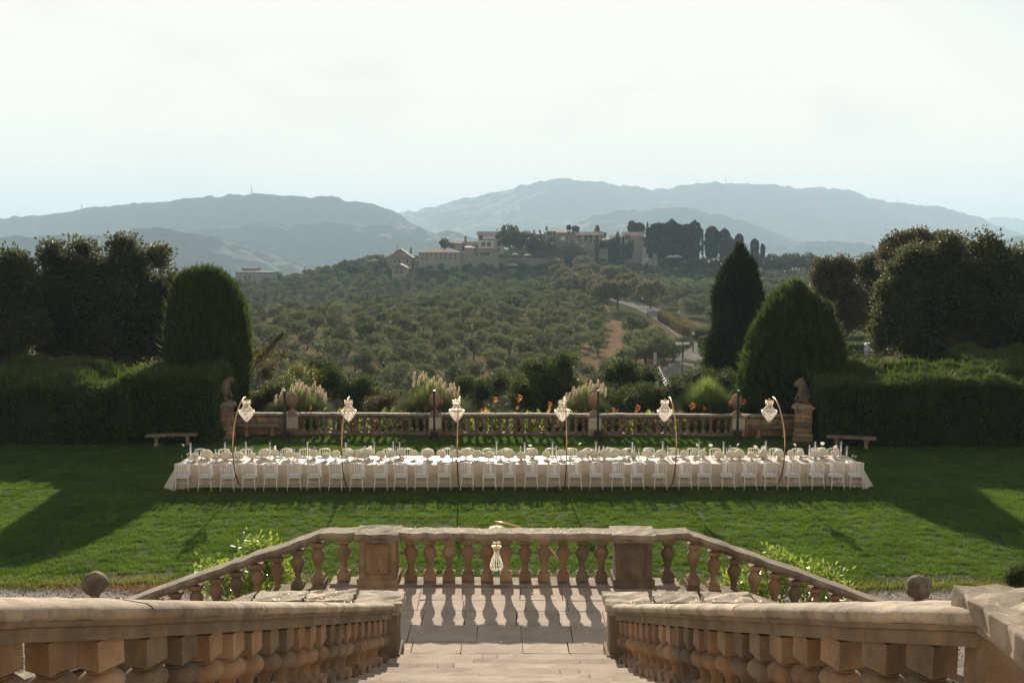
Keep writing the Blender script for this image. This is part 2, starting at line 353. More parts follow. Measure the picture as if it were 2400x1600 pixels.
# ---- haze
hz = MB(); hz.box((0, 0, 0), (36000, 12800, 1)); V = np.array(hz.v)
zb, ztop = -90, 430.0
V2 = [(x, y+4200, zb if z < 0 else ztop) for x, y, z in hz.v]
hm, nt = new_mat('haze_air'); pv = N(nt, 'ShaderNodeVolumePrincipled')
pv.inputs['Density'].default_value = HAZE = 0.00022 if True else 0
pv.inputs['Color'].default_value = (.60,.83,1.0,1); pv.inputs['Anisotropy'].default_value = 0.0
o_ = N(nt, 'ShaderNodeOutputMaterial'); nt.links.new(pv.outputs[0], o_.inputs['Volume'])
me = bpy.data.meshes.new('haze'); me.from_pydata(V2, [], hz.f); me.update(); me.materials.append(hm)
haze = bpy.data.objects.new('haze', me); C.objects.link(haze); tag(haze, 'pale blue haze over the valley and mountains', None, None, 'stuff')
# ================================================================ ground, lawn, gravel
AX = -0.1; LZ = 2.2
def flat(name, x0, x1, y0, y1, z, mat, kind='structure'):
    V = [(x0,y0,z),(x1,y0,z),(x1,y1,z),(x0,y1,z)]
    o = link(name, np_mesh(name, V, [(0,1,2,3)]), mat); return tag(o, kind=kind)
def lawn_mat():
    m, nt = new_mat('lawn_soil'); P = worldpos(nt)
    c = ramp(nt, noise(nt, P, 1.2, 6), [(.3, (.018,.032,.008)), (.7, (.05,.065,.02))])
    out(nt, principled(nt, c, .95, bump(nt, noise(nt, P, 60, 4), .8, .03), .1).outputs[0]); return m
def gravel_mat():
    m, nt = new_mat('gravel'); P = worldpos(nt)
    v = N(nt, 'ShaderNodeTexVoronoi'); v.inputs['Scale'].default_value = 30; nt.links.new(P, v.inputs['Vector'])
    c = ramp(nt, v.outputs['Color'], [(.2, (.10,.09,.08)), (.8, (.32,.29,.26))])
    c = mixc(nt, .45, c, ramp(nt, noise(nt, P, 2.5, 6), [(.35, (.12,.105,.09)), (.65, (.28,.255,.225))]))
    out(nt, principled(nt, c, .95, bump(nt, v.outputs['Distance'], 1, .03), .2).outputs[0]); return m
M['lawn_soil'] = lawn_mat(); M['gravel'] = gravel_mat()
LAWN_Y0 = 22.15
flat('ground', -3000, 3000, -2000, 5, -.02, M['lawn_soil'])
flat('gravel_path', -300, 300, 5, 22.6, -.015, M['gravel'])
def edge_y(x): return LAWN_Y0+.10*np.sin(x*1.3)+.06*np.sin(x*3.7+1)+.04*np.sin(x*9+2)
xs = np.linspace(-60, 60, 600); V = np.concatenate([np.stack([xs, edge_y(xs), xs*0+.0], 1), np.stack([xs, xs*0+41.3, xs*0+.0], 1)])
a = np.arange(599); link_ = link('lawn', np_mesh('lawn', V, np.stack([a, a+1, a+601, a+600], 1)), M['lawn_soil']); tag(link_, kind='structure')
flat('ground', -3000, -59.99, 22.5, 41.3, -.02, M['lawn_soil']); flat('ground', 59.99, 3000, 22.5, 41.3, -.02, M['lawn_soil'])

# ================================================================ balusters
def baluster_mesh(name, h, blk_t, blk_b, w, rmax, n=16):
    b = MB(); bw = w
    b.box((0,0,blk_b/2), (bw, bw, blk_b)); b.box((0,0,h-blk_t/2), (bw*.96, bw*.96, blk_t))
    z0, z1_ = blk_b, h-blk_t; H = z1_-z0
    pr = [(bw*.47, 0), (bw*.47, .035), (bw*.36, .06), (bw*.25, .12), (bw*.23, .2), (bw*.27, .32), (bw*.37, .46), (rmax*.93, .58), (rmax, .68), (rmax*.95, .77), (rmax*.72, .86), (bw*.31, .895), (bw*.30, .91), (bw*.42, .925), (bw*.44, .95), (bw*.36, .965), (bw*.34, 1.0)]
    b.lathe([(r, z0+t*H) for r, t in pr], n)
    m = b.mesh(name, True); m.set_sharp_from_angle(angle=R(38)) if hasattr(m, 'set_sharp_from_angle') else None
    return m
BF = baluster_mesh('baluster', .68, .065, .13, .20, .112); BF.materials.append(M['stone'])
BF2 = BF.copy(); BF2.materials[0] = M['stone_dark']
BN = baluster_mesh('baluster', .62, .185, .10, .195, .137, 20); BN.materials.append(M['stone'])
BN2 = BN.copy(); BN2.materials[0] = M['stone_dark']
BB = baluster_mesh('baluster', .60, .06, .10, .17, .095, 12); BB.materials.append(M['stone_dark'])
def bal(me, parent, loc, rz=0):
    o = link('baluster', me, None, parent, loc, rz); return o
COP = [(-.17,.0),(-.19,.03),(-.19,.075),(-.165,.10),(.165,.10),(.19,.075),(.19,.03),(.17,.0),(.13,-.04),(-.13,-.04)]
def rough_box(b, c, d, rz=0, seg=6, amp=.012, seed=1):
    """a box with a worn, slightly wavy surface"""
    r = np.random.default_rng(abs(int(seed))+1); nx, ny, nz_ = [max(1, int(round(q/seg_))) for q, seg_ in zip(d, (seg,)*3)]
    P = {}; V = []; Fs = []
    def vid(i, j, k):
        if (i, j, k) not in P:
            p = np.array([(i/nx-.5)*d[0], (j/ny-.5)*d[1], (k/nz_-.5)*d[2]])+r.normal(size=3)*amp
            ex = (i in (0, nx))+(j in (0, ny))+(k in (0, nz_))
            if ex >= 2: p *= 1-amp*1.5/np.maximum(np.abs(p).max(), .05)
            x, y = p[0]*math.cos(rz)-p[1]*math.sin(rz), p[0]*math.sin(rz)+p[1]*math.cos(rz)
            P[(i, j, k)] = len(V); V.append((x+c[0], y+c[1], p[2]+c[2]))
        return P[(i, j, k)]
    for i in range(nx):
        for j in range(ny):
            Fs.append((vid(i,j,0), vid(i,j+1,0), vid(i+1,j+1,0), vid(i+1,j,0))); Fs.append((vid(i,j,nz_), vid(i+1,j,nz_), vid(i+1,j+1,nz_), vid(i,j+1,nz_)))
    for i in range(nx):
        for k in range(nz_):
            Fs.append((vid(i,0,k), vid(i+1,0,k), vid(i+1,0,k+1), vid(i,0,k+1))); Fs.append((vid(i,ny,k), vid(i,ny,k+1), vid(i+1,ny,k+1), vid(i+1,ny,k)))
    for j in range(ny):
        for k in range(nz_):
            Fs.append((vid(0,j,k), vid(0,j,k+1), vid(0,j+1,k+1), vid(0,j+1,k))); Fs.append((vid(nx,j,k), vid(nx,j+1,k), vid(nx,j+1,k+1), vid(nx,j,k+1)))
    return b.add(V, Fs)
def path_lin(p0, p1, n):
    p0 = np.array(p0, float); p1 = np.array(p1, float); d = (p1-p0)[:2]; d /= np.linalg.norm(d)
    return [(*(p0+(p1-p0)*t), d[0], d[1]) for t in np.linspace(0, 1, n)]
def wobble(path, amp=.006, seed=0):
    r = np.random.default_rng(abs(int(seed))+1); return [(x+r.normal()*amp*.5, y+r.normal()*amp*.5, z+r.normal()*amp, dx, dy) for x, y, z, dx, dy in path]
def coping(parent, path, mat, seed=0, lab=None, prof=COP):
    o = MB().sweep(wobble(path, .008, seed), prof).build('coping', mat, parent, angle=28)
    return o

# ================================================================ landing
landing = empty('landing', (AX, 14.4, 0)); tag(landing, kind='structure')
def L_(x, y, z): return (x-AX, y-14.4, z)
lb = MB(); rough_box(lb, L_(AX, 14.37, 1.06), (7.6, 3.36, 2.12), seg=.6, amp=.006); lb.build('retaining_wall', M['stone_dark'], landing)
rows = [12.69, 13.02, 13.42, 14.05, 14.62, 15.08, 15.68]
r = random.Random(5)
for i in range(len(rows)-1):
    hw = 1.42 if rows[i] < 13.0 else 2.85
    x = -hw+(r.random()*.4 if i % 2 else 0); first = True
    cur = -hw
    while cur < hw-.01:
        w = r.uniform(.62, .98); nxt = min(hw, cur+w)
        if hw-nxt < .3: nxt = hw
        g = .003; z = r.uniform(-.004, .004)
        b = MB(); rough_box(b, ((cur+nxt)/2, (rows[i]+rows[i+1])/2-14.4, LZ-.04+z), (nxt-cur-g, rows[i+1]-rows[i]-g, .08), seg=.3, amp=.0025, seed=r.randrange(9999))
        b.build('slab', M['paving'], landing); cur = nxt
cb = MB(); rough_box(cb, L_(AX, 15.90, LZ-.015), (5.7, .40, .09), seg=.3, amp=.008, seed=8); cb.build('kerb', M['coping_old'], landing)

# front balustrade of the landing, with both descending flights
YB = 15.92; RT = LZ+.05+.68        # underside of rail
fb = empty('landing_balustrade', (AX, YB, 0)); tag(fb, 'weathered sandstone balustrade across the front of the stair landing, sloping down at both ends', 'balustrade')
pc = [xof(889, YB, 1300)-AX, xof(1482, YB, 1300)-AX]; PW = .60
bx = [np.interp(t, [0, 1], [xof(p, YB, 1300)-AX for p in (963, 1409)]) for t in np.linspace(0, 1, 11)]
for i, x in enumerate(bx): bal(BF2 if i in (9, 10) else BF, fb, (x, 0, LZ+.05))
coping(fb, path_lin((pc[0]+.3, 0, RT+.04), (pc[1]-.3, 0, RT+.04), 24), M['coping_old'], 3)
def pier(parent, x, z0, z1_, w, mat, capmat, y=0, d=None, cap=.09, panel=True, seed=2, rz=0):
    d = d or w; pb = MB(); rough_box(pb, (x, y, (z0+z1_-cap)/2), (w, d, z1_-cap-z0), rz, seg=.16, amp=.003, seed=seed)
    o = pb.build('pier', mat, parent, bevel=.008)
    q = MB(); rough_box(q, (x, y, z0+.07), (w+.08, d+.08, .14), rz, seg=.2, amp=.005, seed=seed+1); q.build('plinth', mat, o)
    if panel:
        p = MB(); hw, hh = w*.33, (z1_-z0-.3)*.42; zc = (z0+z1_)/2+.02; y0 = y-d/2
        for (cx, cz, sx, sz) in ((0, hh, hw*2, .018), (0, -hh, hw*2, .018), (hw, 0, .018, hh*2), (-hw, 0, .018, hh*2)):
            p.box((x+cx, y0-.006, zc+cz), (sx, .02, sz+.0))
        p.build('panel_moulding', mat, o)
    c = MB(); rough_box(c, (x, y, z1_-cap/2), (w+.14, d+.12, cap), rz, seg=.12, amp=.008, seed=seed+3); rough_box(c, (x, y, z1_-cap-.022), (w+.06, d+.06, .05), rz, seg=.2, amp=.004, seed=seed+4)
    c.build('cap', capmat, o, bevel=.014); return o
pier(fb, pc[0], LZ, RT+.15, PW, M['stone'], M['coping_old'], seed=11, d=.5); pier(fb, pc[1], LZ, RT+.15, PW, M['stone_dark'], M['coping_old'], seed=17, d=.5)
SL = .36
for s in (-1, 1):
    xp = abs(pc[0]) if s < 0 else pc[1]; x0 = xp+.33; x1 = xp+.88; x2 = xp+4.7
    bal(BF if s < 0 else BF2, fb, (s*(xp+.58), 0, LZ+.05))
    pth = path_lin((s*x0, 0, RT+.04), (s*x1, 0, RT+.04), 5)+path_lin((s*(x1+.08), 0, RT+.02), (s*x2, 0, RT+.04-(x2-x1)*SL), 22)
    coping(fb, pth, M['coping_old'], 20+s)
    MB().sweep(path_lin((s*(x1+.0), 0, LZ-.02), (s*x2, 0, LZ-.02-(x2-x1)*SL), 10), [(-.17,-.30),(.17,-.30),(.17,.05),(-.17,.05)]).build('string_course', M['stone_dark'], fb)
    for k in range(11):
        x = x1+.12+k*.335
        bal(BF2 if (k+s) % 3 == 0 else BF, fb, (s*x, 0, LZ+.05-(x-x1)*SL-.02))
    xe = x2+.2; zb_ = LZ-(x2-x1)*SL
    pier(fb, s*xe, 0.0, zb_+.90, .46, M['stone'], M['coping_old'], seed=30+s, panel=False)
    ce = on(222, 1380, 0) if False else None
    px_, py_ = ((222, 1367) if s < 0 else (2153, 1375)); P_ = at(px_, py_, YB)
    ball = MB(); pr = [(.001,-.20)]+[(.2*math.sin(t), -.2*math.cos(t)) for t in np.linspace(.25, math.pi-.12, 14)]+[(.001,.2)]
    bmesh_ = ball.lathe(pr, 26); V = np.array(ball.v); V += (fbm(V[:, 0]*9+9, V[:, 2]*9+V[:, 1]*7+9, 5+s, 3, False)*.012)[:, None]*V/(.2)
    ball.v = [tuple(v) for v in V]
    fin = empty('ball_finial', (P_[0], YB, zb_+.90)); tag(fin, 'flaking stone ball on the end pier of the left side flight' if s < 0 else 'pale worn stone ball on the end pier of the right side flight', 'finial', 'stone balls at the feet of the flights')
    ball.build('ball', M['ball_stone'], fin, smooth=True, loc=(0, 0, P_[2]-zb_-.90))
    nk = MB(); nk.lathe([(.16, 0), (.16, .05), (.09, .08), (.07, max(.1, P_[2]-zb_-.90-.18)), (.10, max(.12, P_[2]-zb_-.90-.15))], 16); nk.build('neck', M['stone_dark'], fin, smooth=False)
    # side flight of steps
    fl = empty('side_stair', (AX+s*2.95, 14.5, 0)); tag(fl, kind='structure')
    for k in range(13):
        t = MB(); zt_ = LZ-.165*(k+1); rough_box(t, (s*(.23+.46*k+.0), 0, zt_-.5), (.475, 2.5, 1.0) if zt_ > .5 else (.475, 2.5, 1.0), seg=.5, amp=.003, seed=k)
        if zt_ > 0: t.build('step', M['paving'], fl)
    # villa-side low wall of the side flight
    w = empty('stair_wall', (AX, 12.86, 0)); tag(w, 'low stone wall with broad flat coping beside the %s side flight' % ('left' if s < 0 else 'right'), 'wall')
    b = MB(); b.add([(s*1.9,-.15,0),(s*8,-.15,0),(s*8,.15,0),(s*1.9,.15,0),(s*1.9,-.15,2.95),(s*3.1,-.15,2.95),(s*8,-.15,1.2),(s*8,.15,1.2),(s*3.1,.15,2.95),(s*1.9,.15,2.95)],
        [(0,1,6,5,4),(3,9,8,7,2),(4,5,8,9),(5,6,7,8),(0,4,9,3),(1,2,7,6)] if s > 0 else [(4,5,6,1,0),(2,7,8,9,3),(9,8,5,4),(8,7,6,5),(3,9,4,0),(6,7,2,1)])
    b.build('wall_body', M['stone_dark'], w)
    for q, (xa, xb) in enumerate(((1.98, 2.62), (2.63, 3.3))):
        c = MB(); rough_box(c, (s*(xa+xb)/2, 0, 3.0), (xb-xa, .46, .11), seg=.13, amp=.010, seed=40+q+s); c.build('coping', M['coping'], w, bevel=.012)
    MB().sweep(path_lin((s*3.32, 0, 2.94), (s*8, 0, 1.27), 8), [(-.2,0),(.2,0),(.2,.1),(-.2,.1)]).build('coping', M['coping_old'], w)

# ================================================================ main flight and near balustrades
flight = empty('main_stair', (AX, 12.67, 0)); tag(flight, kind='structure')
z = LZ; D_ = 12.69
r = random.Random(9)
for k in range(24):
    z += .125 if k < 5 else .16; hw = 1.42+.045*k+(max(0, k-12)**2)*.012
    # each tread made of three or four stone lengths
    cuts = [-hw]+sorted(r.uniform(-hw*.75, hw*.75) for _ in range(2))+[hw]
    for a_, b_ in zip(cuts[:-1], cuts[1:]):
        if b_-a_ < .15: continue
        t = MB(); rough_box(t, ((a_+b_)/2, D_-12.67-.22, z-.10+r.uniform(-.003, .003)), (b_-a_-.005, .455, .20), seg=.25, amp=.0035, seed=r.randrange(9999)); t.build('step', M['paving'], flight, bevel=.010)
    D_ -= .43
bs = MB(); bs.add([(-4,-9.9,0),(4,-9.9,0),(4,0,0),(-4,0,0),(-4,-9.9,5.6),(4,-9.9,5.6),(4,-.02,2.1),(-4,-.02,2.1)], [(0,3,2,1),(4,5,6,7),(0,1,5,4),(1,2,6,5),(2,3,7,6),(3,0,4,7)]); bs.v = [(x*.30 if y > -2 else x*.45, y, zz) for x, y, zz in bs.v]; bs.build('stair_core', M['stone_dark'], flight)
flat('terrace', -12, 12, -14, 2.4, 5.95, M['paving'])

CP = np.array([(2.9,4.72),(2.62,5.1),(2.42,5.5),(2.16,6.1),(1.99,6.9),(1.84,8.0),(1.73,9.5),(1.64,11.0),(1.58,12.62)])
tt = np.concatenate([[0], np.cumsum(np.linalg.norm(np.diff(CP, axis=0), axis=1))])
def crom(t):
    i = int(np.clip(np.searchsorted(tt, t)-1, 0, len(CP)-2)); s = (t-tt[i])/(tt[i+1]-tt[i])
    p0 = CP[max(i-1, 0)]; p1 = CP[i]; p2 = CP[i+1]; p3 = CP[min(i+2, len(CP)-1)]
    return .5*((2*p1)+(-p0+p2)*s+(2*p0-5*p1+4*p2-p3)*s*s+(-p0+3*p1-3*p2+p3)*s**3)
def ztop(D): return 3.06+(12.6-D)*.363
COPN = [(-.145,-.045),(-.165,-.02),(-.17,.008),(-.15,.033),(-.11,.048),(.11,.048),(.15,.033),(.17,.008),(.165,-.02),(.145,-.045)]
FAS = [(-.115,-.16),(-.115,-.05),(.115,-.05),(.115,-.16)]
FAS = [(-.12,-.165),(-.12,-.09),(-.145,-.075),(-.145,-.045),(.145,-.045),(.145,-.075),(.12,-.09),(.12,-.165)]
for s in (-1, 1):
    nb = empty('stair_balustrade', (AX+s*1.9, 9, 0)); tag(nb, 'curving %s balustrade of the near flight, pale rounded handrail over brown pear shaped balusters' % ('left' if s < 0 else 'right'), 'balustrade')
    ox, oy = AX+s*1.9, 9
    pts = []
    for t in np.linspace(0, tt[-1], 70):
        p = crom(t); q = crom(min(t+.02, tt[-1]))-crom(max(t-.02, 0)); q /= np.linalg.norm(q)
        pts.append((AX+s*p[0]-ox, p[1]-oy, ztop(p[1])-.066, s*q[0], q[1]))
    # handrail cut into stone lengths
    cuts = [0, 12, 24, 39, 55, 70]
    for a_, b_ in zip(cuts[:-1], cuts[1:]):
        seg_ = wobble(pts[a_:min(b_+1, 70)], .0022, a_+s); 
        x, y, zz, dx, dy = seg_[-1]; seg_[-1] = (x-dx*.004, y-dy*.004, zz, dx, dy)
        MB().sweep(seg_, COPN).build('handrail', M['coping'], nb, angle=60)
    MB().sweep(wobble(pts, .002, 5), FAS).build('fascia', M['stone_dark'], nb, angle=40)
    MB().sweep([(x, y, zz-.066-.80, dx, dy) for x, y, zz, dx, dy in pts], [(-.16,-.5),(.16,-.5),(.16,.06),(-.16,.06)]).build('string_course', M['stone_dark'], nb)
    t0 = tt[-1]-.42 if s < 0 else tt[-1]-.40; k = 0; t = t0; tend = .06 if s < 0 else .62
    while t > tend:
        p = crom(t); q = crom(min(t+.02, tt[-1]))-crom(max(t-.02, 0)); ang = math.atan2(q[1], s*q[0])
        bal(BN2 if (k*7+s*3) % 5 in (1, 3) and t < 5.6 else BN, nb, (AX+s*p[0]-ox, p[1]-oy, ztop(p[1])-.066-.165-.62+.012), ang); t -= .345; k += 1
    # newel at the foot
    pier(nb, s*(1.38+.26)-(ox-AX), LZ, 3.03, .50, M['stone_dark'], M['coping'], y=12.88-oy, d=.42, cap=.12, panel=False, seed=51+s)
    # pedestal at the head
    p = (2.84, 4.84) if s > 0 else (3.25, 4.62)
    pier(nb, AX+s*p[0]-ox, 4.6, 5.82, .60, M['stone'], M['coping_old'], y=p[1]-oy, d=.70, cap=.13, panel=False, seed=61+s, rz=0)

# ================================================================ garden balustrade at the back of the lawn
YG = 40.95
gb = empty('garden_balustrade', (0, YG, 0)); tag(gb, 'long weathered stone balustrade along the far edge of the lawn', 'balustrade')
piers_ = [687.5, 1021, 1393, 1727.5]; RZ = .91
PX = [xof(p, YG, 1000) for p in piers_]
MB().sweep(wobble(path_lin((xof(540, YG), 0, RZ-.10), (xof(1878, YG), 0, RZ-.10), 90), .006, 4), COP).build('coping', M['coping_old'], gb, angle=50)
MB().box(((PX[0]+PX[-1])/2, 0, .06), (PX[-1]-PX[0], .34, .12)).build('plinth_course', M['stone_dark'], gb)
for (a_, b_, n) in ((703, 1005, 17), (1036, 1377, 19), (1409, 1710, 17)):
    xa, xb = xof(a_, YG), xof(b_, YG)
    for i in range(n):
        bal(BB, gb, (xa+(xb-xa)*(i+.5)/n, 0, .12+.02*math.sin(i)))
MB().sweep(path_lin((PX[0], 0, RZ-.19), (PX[-1], 0, RZ-.19), 6), [(-.10,0),(.10,0),(.10,.06),(-.10,.06)]).build('rail_underside', M['stone_dark'], gb)
for i, x in enumerate(PX):
    b = MB(); rough_box(b, (x, -.02, .40), (.56, .5, .80), seg=.2, amp=.004, seed=i); o = b.build('pier', M['stone'], gb)
    b = MB(); b.box((x, -.285, .55), (.50, .03, .46)); b.build('panel', M['panel'], o)
    b = MB(); rough_box(b, (x, -.02, RZ-.06), (.68, .56, .10), seg=.2, amp=.008, seed=i+7); b.build('cap', M['coping_old'], o)
for s, (a_, b_) in enumerate(((540, 672), (1745, 1878))):
    xa, xb = xof(a_, YG), xof(b_, YG); n = 5
    bw = MB(); bw.box(((xa+xb)/2, .03, .38), (xb-xa, .26, .76)); o = bw.build('wall_core', M['stone_dark'], gb)
    for row in range(3):
        cuts = np.linspace(xa, xb, n+1)+(.0 if row % 2 else .2); cuts[0] = xa; cuts[-1] = xb
        for i in range(n):
            b = MB(); rough_box(b, ((cuts[i]+cuts[i+1])/2, -.125, .13+row*.245), (cuts[i+1]-cuts[i]-.012, .06, .235), seg=.15, amp=.004, seed=i+row*9+s); b.build('stone_block', M['stone'], gb)

# urns (pointed egg finials)
ulab = ['pale terracotta egg shaped finial on the leftmost pier of the garden balustrade', 'terracotta egg shaped finial on the second pier, hidden behind the black light post', 'terracotta egg shaped finial on the third pier beside the thin pampas plumes', 'dark terracotta egg shaped finial on the rightmost pier near the conical topiary']
for i, x in enumerate(PX):
    u = empty('egg_finial', (x-.03, YG, RZ)); tag(u, ulab[i], 'finial', 'egg shaped finials on the garden balustrade')
    b = MB(); b.lathe([(.19,0),(.19,.05),(.15,.08),(.08,.14),(.065,.2),(.09,.24),(.13,.27)], 16); b.build('foot', M['terracotta'], u, smooth=False)
    b = MB(); b.lathe([(.10,.26),(.17,.34),(.215,.44),(.235,.53),(.225,.62),(.19,.72),(.13,.80),(.07,.85),(.01,.865)], 20); b.build('egg', M['terracotta'], u, smooth=True)

# lion pillars
def lion(name, pts, edges, rad, loc, rz, lab):
    me = bpy.data.meshes.new(name); me.from_pydata(pts, edges, []); o = link(name, me, M['stone_dark'], None, loc, rz)
    sk = o.modifiers.new('skin', 'SKIN'); sk.use_smooth_shade = True
    lay = me.skin_vertices[0] if me.skin_vertices else None
    if lay is None:
        bpy.context.view_layer.objects.active = o; bpy.ops.mesh.customdata_skin_add(); lay = me.skin_vertices[0]
    for v, q in zip(lay.data, rad): v.radius = (q, q) if isinstance(q, (int, float)) else q
    lay.data[0].use_root = True
    ss = o.modifiers.new('sub', 'SUBSURF'); ss.levels = 2; ss.render_levels = 2
    t = bpy.data.textures.new('chisel', 'CLOUDS'); t.noise_scale = .12
    d = o.modifiers.new('worn', 'DISPLACE'); d.texture = t; d.strength = .03; d.texture_coords = 'LOCAL'
    return tag(o, lab, 'statue', 'stone lions on the pillars')
for s in (-1, 1):
    cx = at(524 if s < 0 else 1886, 1030, 39.7); cx = (cx[0], 39.9)
    pl = empty('lion_pillar', (cx[0], cx[1], 0), rz=-s*R(20)); tag(pl, 'tall %s stone block pillar at the end of the wall carrying a %s lion' % (('left','standing') if s < 0 else ('right','seated')), 'pillar', 'block pillars under the stone lions')
    zz = 0
    for k, (h, w) in enumerate(((.22, .82), (.16, .78), (.22, .70), (.20, .69), (.17, .70), (.20, .69), (.15, .70))):
        if k % 2 or k < 2:
            b = MB(); rough_box(b, (0, 0, zz+h/2), (w, w, h-.008), seg=.12, amp=.006, seed=k+s*9); b.build('stone_block', M['stone'] if k % 3 else M['stone_dark'], pl, bevel=.01)
        else:
            c_ = .12 if k % 4 else -.1
            for sx in (-1, 1):
                ww = w/2+sx*c_; b = MB(); rough_box(b, (sx*w/2-sx*ww/2, 0, zz+h/2), (ww-.008, w, h-.008), seg=.12, amp=.006, seed=k+sx); b.build('stone_block', M['stone'], pl, bevel=.01)
        zz += h
    b = MB(); b.box((0,0,zz+.03), (.78,.78,.06)); rough_box(b, (0,0,zz+.10), (.95,.95,.08), seg=.15, amp=.008); rough_box(b, (0,0,zz+.18), (.66,.80,.09), seg=.15, amp=.008, seed=3); b.build('cap', M['coping_old'], pl, bevel=.01)
    zl = zz+.22
    if s < 0:   # standing lion, rump towards us, head turned right
        P = [(0,.0,.62),(-.02,-.28,.60),(.04,.26,.70),(.16,.42,.80),(.30,.46,.78),
             (-.13,-.32,.40),(-.14,-.24,.18),(-.14,-.30,.03),(.10,-.30,.40),(.10,-.20,.18),(.10,-.28,.03),
             (-.11,.28,.40),(-.11,.30,.18),(-.11,.26,.03),(.15,.30,.42),(.22,.32,.22),(.26,.30,.08),(-.02,-.42,.50),(.04,-.46,.25),(.10,-.42,.10),(.38,.47,.72)]
        E_ = [(0,1),(0,2),(2,3),(3,4),(1,5),(5,6),(6,7),(1,8),(8,9),(9,10),(2,11),(11,12),(12,13),(2,14),(14,15),(15,16),(1,17),(17,18),(18,19),(4,20)]
        rd = [.18,.17,.20,.22,.15,.12,.065,.075,.12,.065,.075,.09,.065,.075,.09,.07,.09,.04,.03,.05,.08]
        lion('stone_lion', P, E_, rd, (cx[0]+.0, cx[1], zl), R(12), 'weathered stone lion standing with its head turned right, on the left pillar')
    else:       # seated lion, back towards us
        P = [(0,0,.22),(0,.06,.45),(-.02,.16,.66),(-.10,.26,.80),(-.26,.32,.74),
             (-.17,-.02,.14),(-.20,.22,.08),(.17,-.02,.14),(.20,.22,.08),(-.16,.26,.40),(-.22,.36,.2),(-.26,.38,.04),(.12,.26,.4),(.13,.34,.2),(.13,.38,.04),(.02,-.2,.06),(.2,-.26,.05),(-.34,.35,.66)]
        E_ = [(0,1),(1,2),(2,3),(3,4),(0,5),(5,6),(0,7),(7,8),(2,9),(9,10),(10,11),(2,12),(12,13),(13,14),(0,15),(15,16),(4,17)]
        rd = [.20,.21,.23,.22,.15,.13,.08,.13,.08,.09,.065,.075,.09,.065,.075,.05,.03,.08]
        lion('stone_lion', P, E_, rd, (cx[0]+.02, cx[1]-.05, zl), R(4), 'weathered stone lion sitting hunched with its back to us, on the right pillar')

# stone benches and slab tables against the wall
def scroll_leg(b, x, y, h, w, rz=0, M_=None):
    prof = [(w*.55,0),(w*.6,.05),(w*.42,.09),(w*.36,.18),(w*.42,h*.6),(w*.56,h*.82),(w*.52,h)]
    V = []; Fs = []
    for (a_, zz) in prof:
        for sx, sy in ((-1,-1),(1,-1),(1,1),(-1,1)): V.append((x+sx*a_, y+sy*a_*.8, zz))
    for j in range(len(prof)-1):
        for i in range(4): k = (i+1) % 4; Fs.append((j*4+i, j*4+k, j*4+4+k, j*4+4+i))
    Fs += [(3,2,1,0), tuple(len(V)-4+i for i in range(4))]; return b.add(V, Fs)
def bench(loc, rz, L0, lab, name='stone_bench', h=.40, d=.42):
    e = empty(name, loc, rz); tag(e, lab, 'bench', 'stone garden benches')
    for sx in (-1, 1): scroll_leg(MB(), sx*L0*.30, 0, h, .17).build('leg', M['stone'], e, bevel=.01)
    b = MB(); rough_box(b, (0, 0, h+.045), (L0, d, .09), seg=.1, amp=.006, seed=int(L0*9)); b.build('seat', M['stone_dark'], e, bevel=.012); return e
pL = on(402, 1046); pR = on(1996, 1052)
bench((pL[0], pL[1]+.1, 0), R(10), 1.95, 'curved stone bench against the dark hedge left of the lion pillar')
bench((pR[0], pR[1]+.1, 0), R(-15), 1.85, 'grey stone bench beside the right hedge, beyond the end of the table')
for s, (px_, lab) in enumerate(((608, 'thick stone ledge bench in front of the left wall section, moss on its seat'), (1808, 'thick stone ledge bench in front of the right wall section'))):
    x = xof(px_, 40.4); bench((x, 40.42, 0), 0, 1.75, lab, h=.44, d=.52)

# black light posts
plab = ['black square light post left of the first pier and pale egg finial', 'black square light post in front of the second pier', 'black square light post in front of the third pier, right of the fourth lamp', 'black square light post in front of the rightmost pier']
for i, px_ in enumerate((669, 1018, 1401, 1728)):
    p = on(px_, 1029); h = zof(914, p[1], px_)
    e = empty('light_post', (p[0], p[1], 0)); tag(e, plab[i], 'light post', 'black light posts along the garden balustrade')
    MB().box((0,0,.17), (.31,.31,.34)).build('base', M['black'], e, bevel=.01)
    MB().box((0,0,.34+(h-.36)/2), (.085,.085,h-.36)).build('pole', M['black'], e)
    MB().box((0,0,h-.01), (.08,.08,.02)).build('lamp_head', M['white'], e)
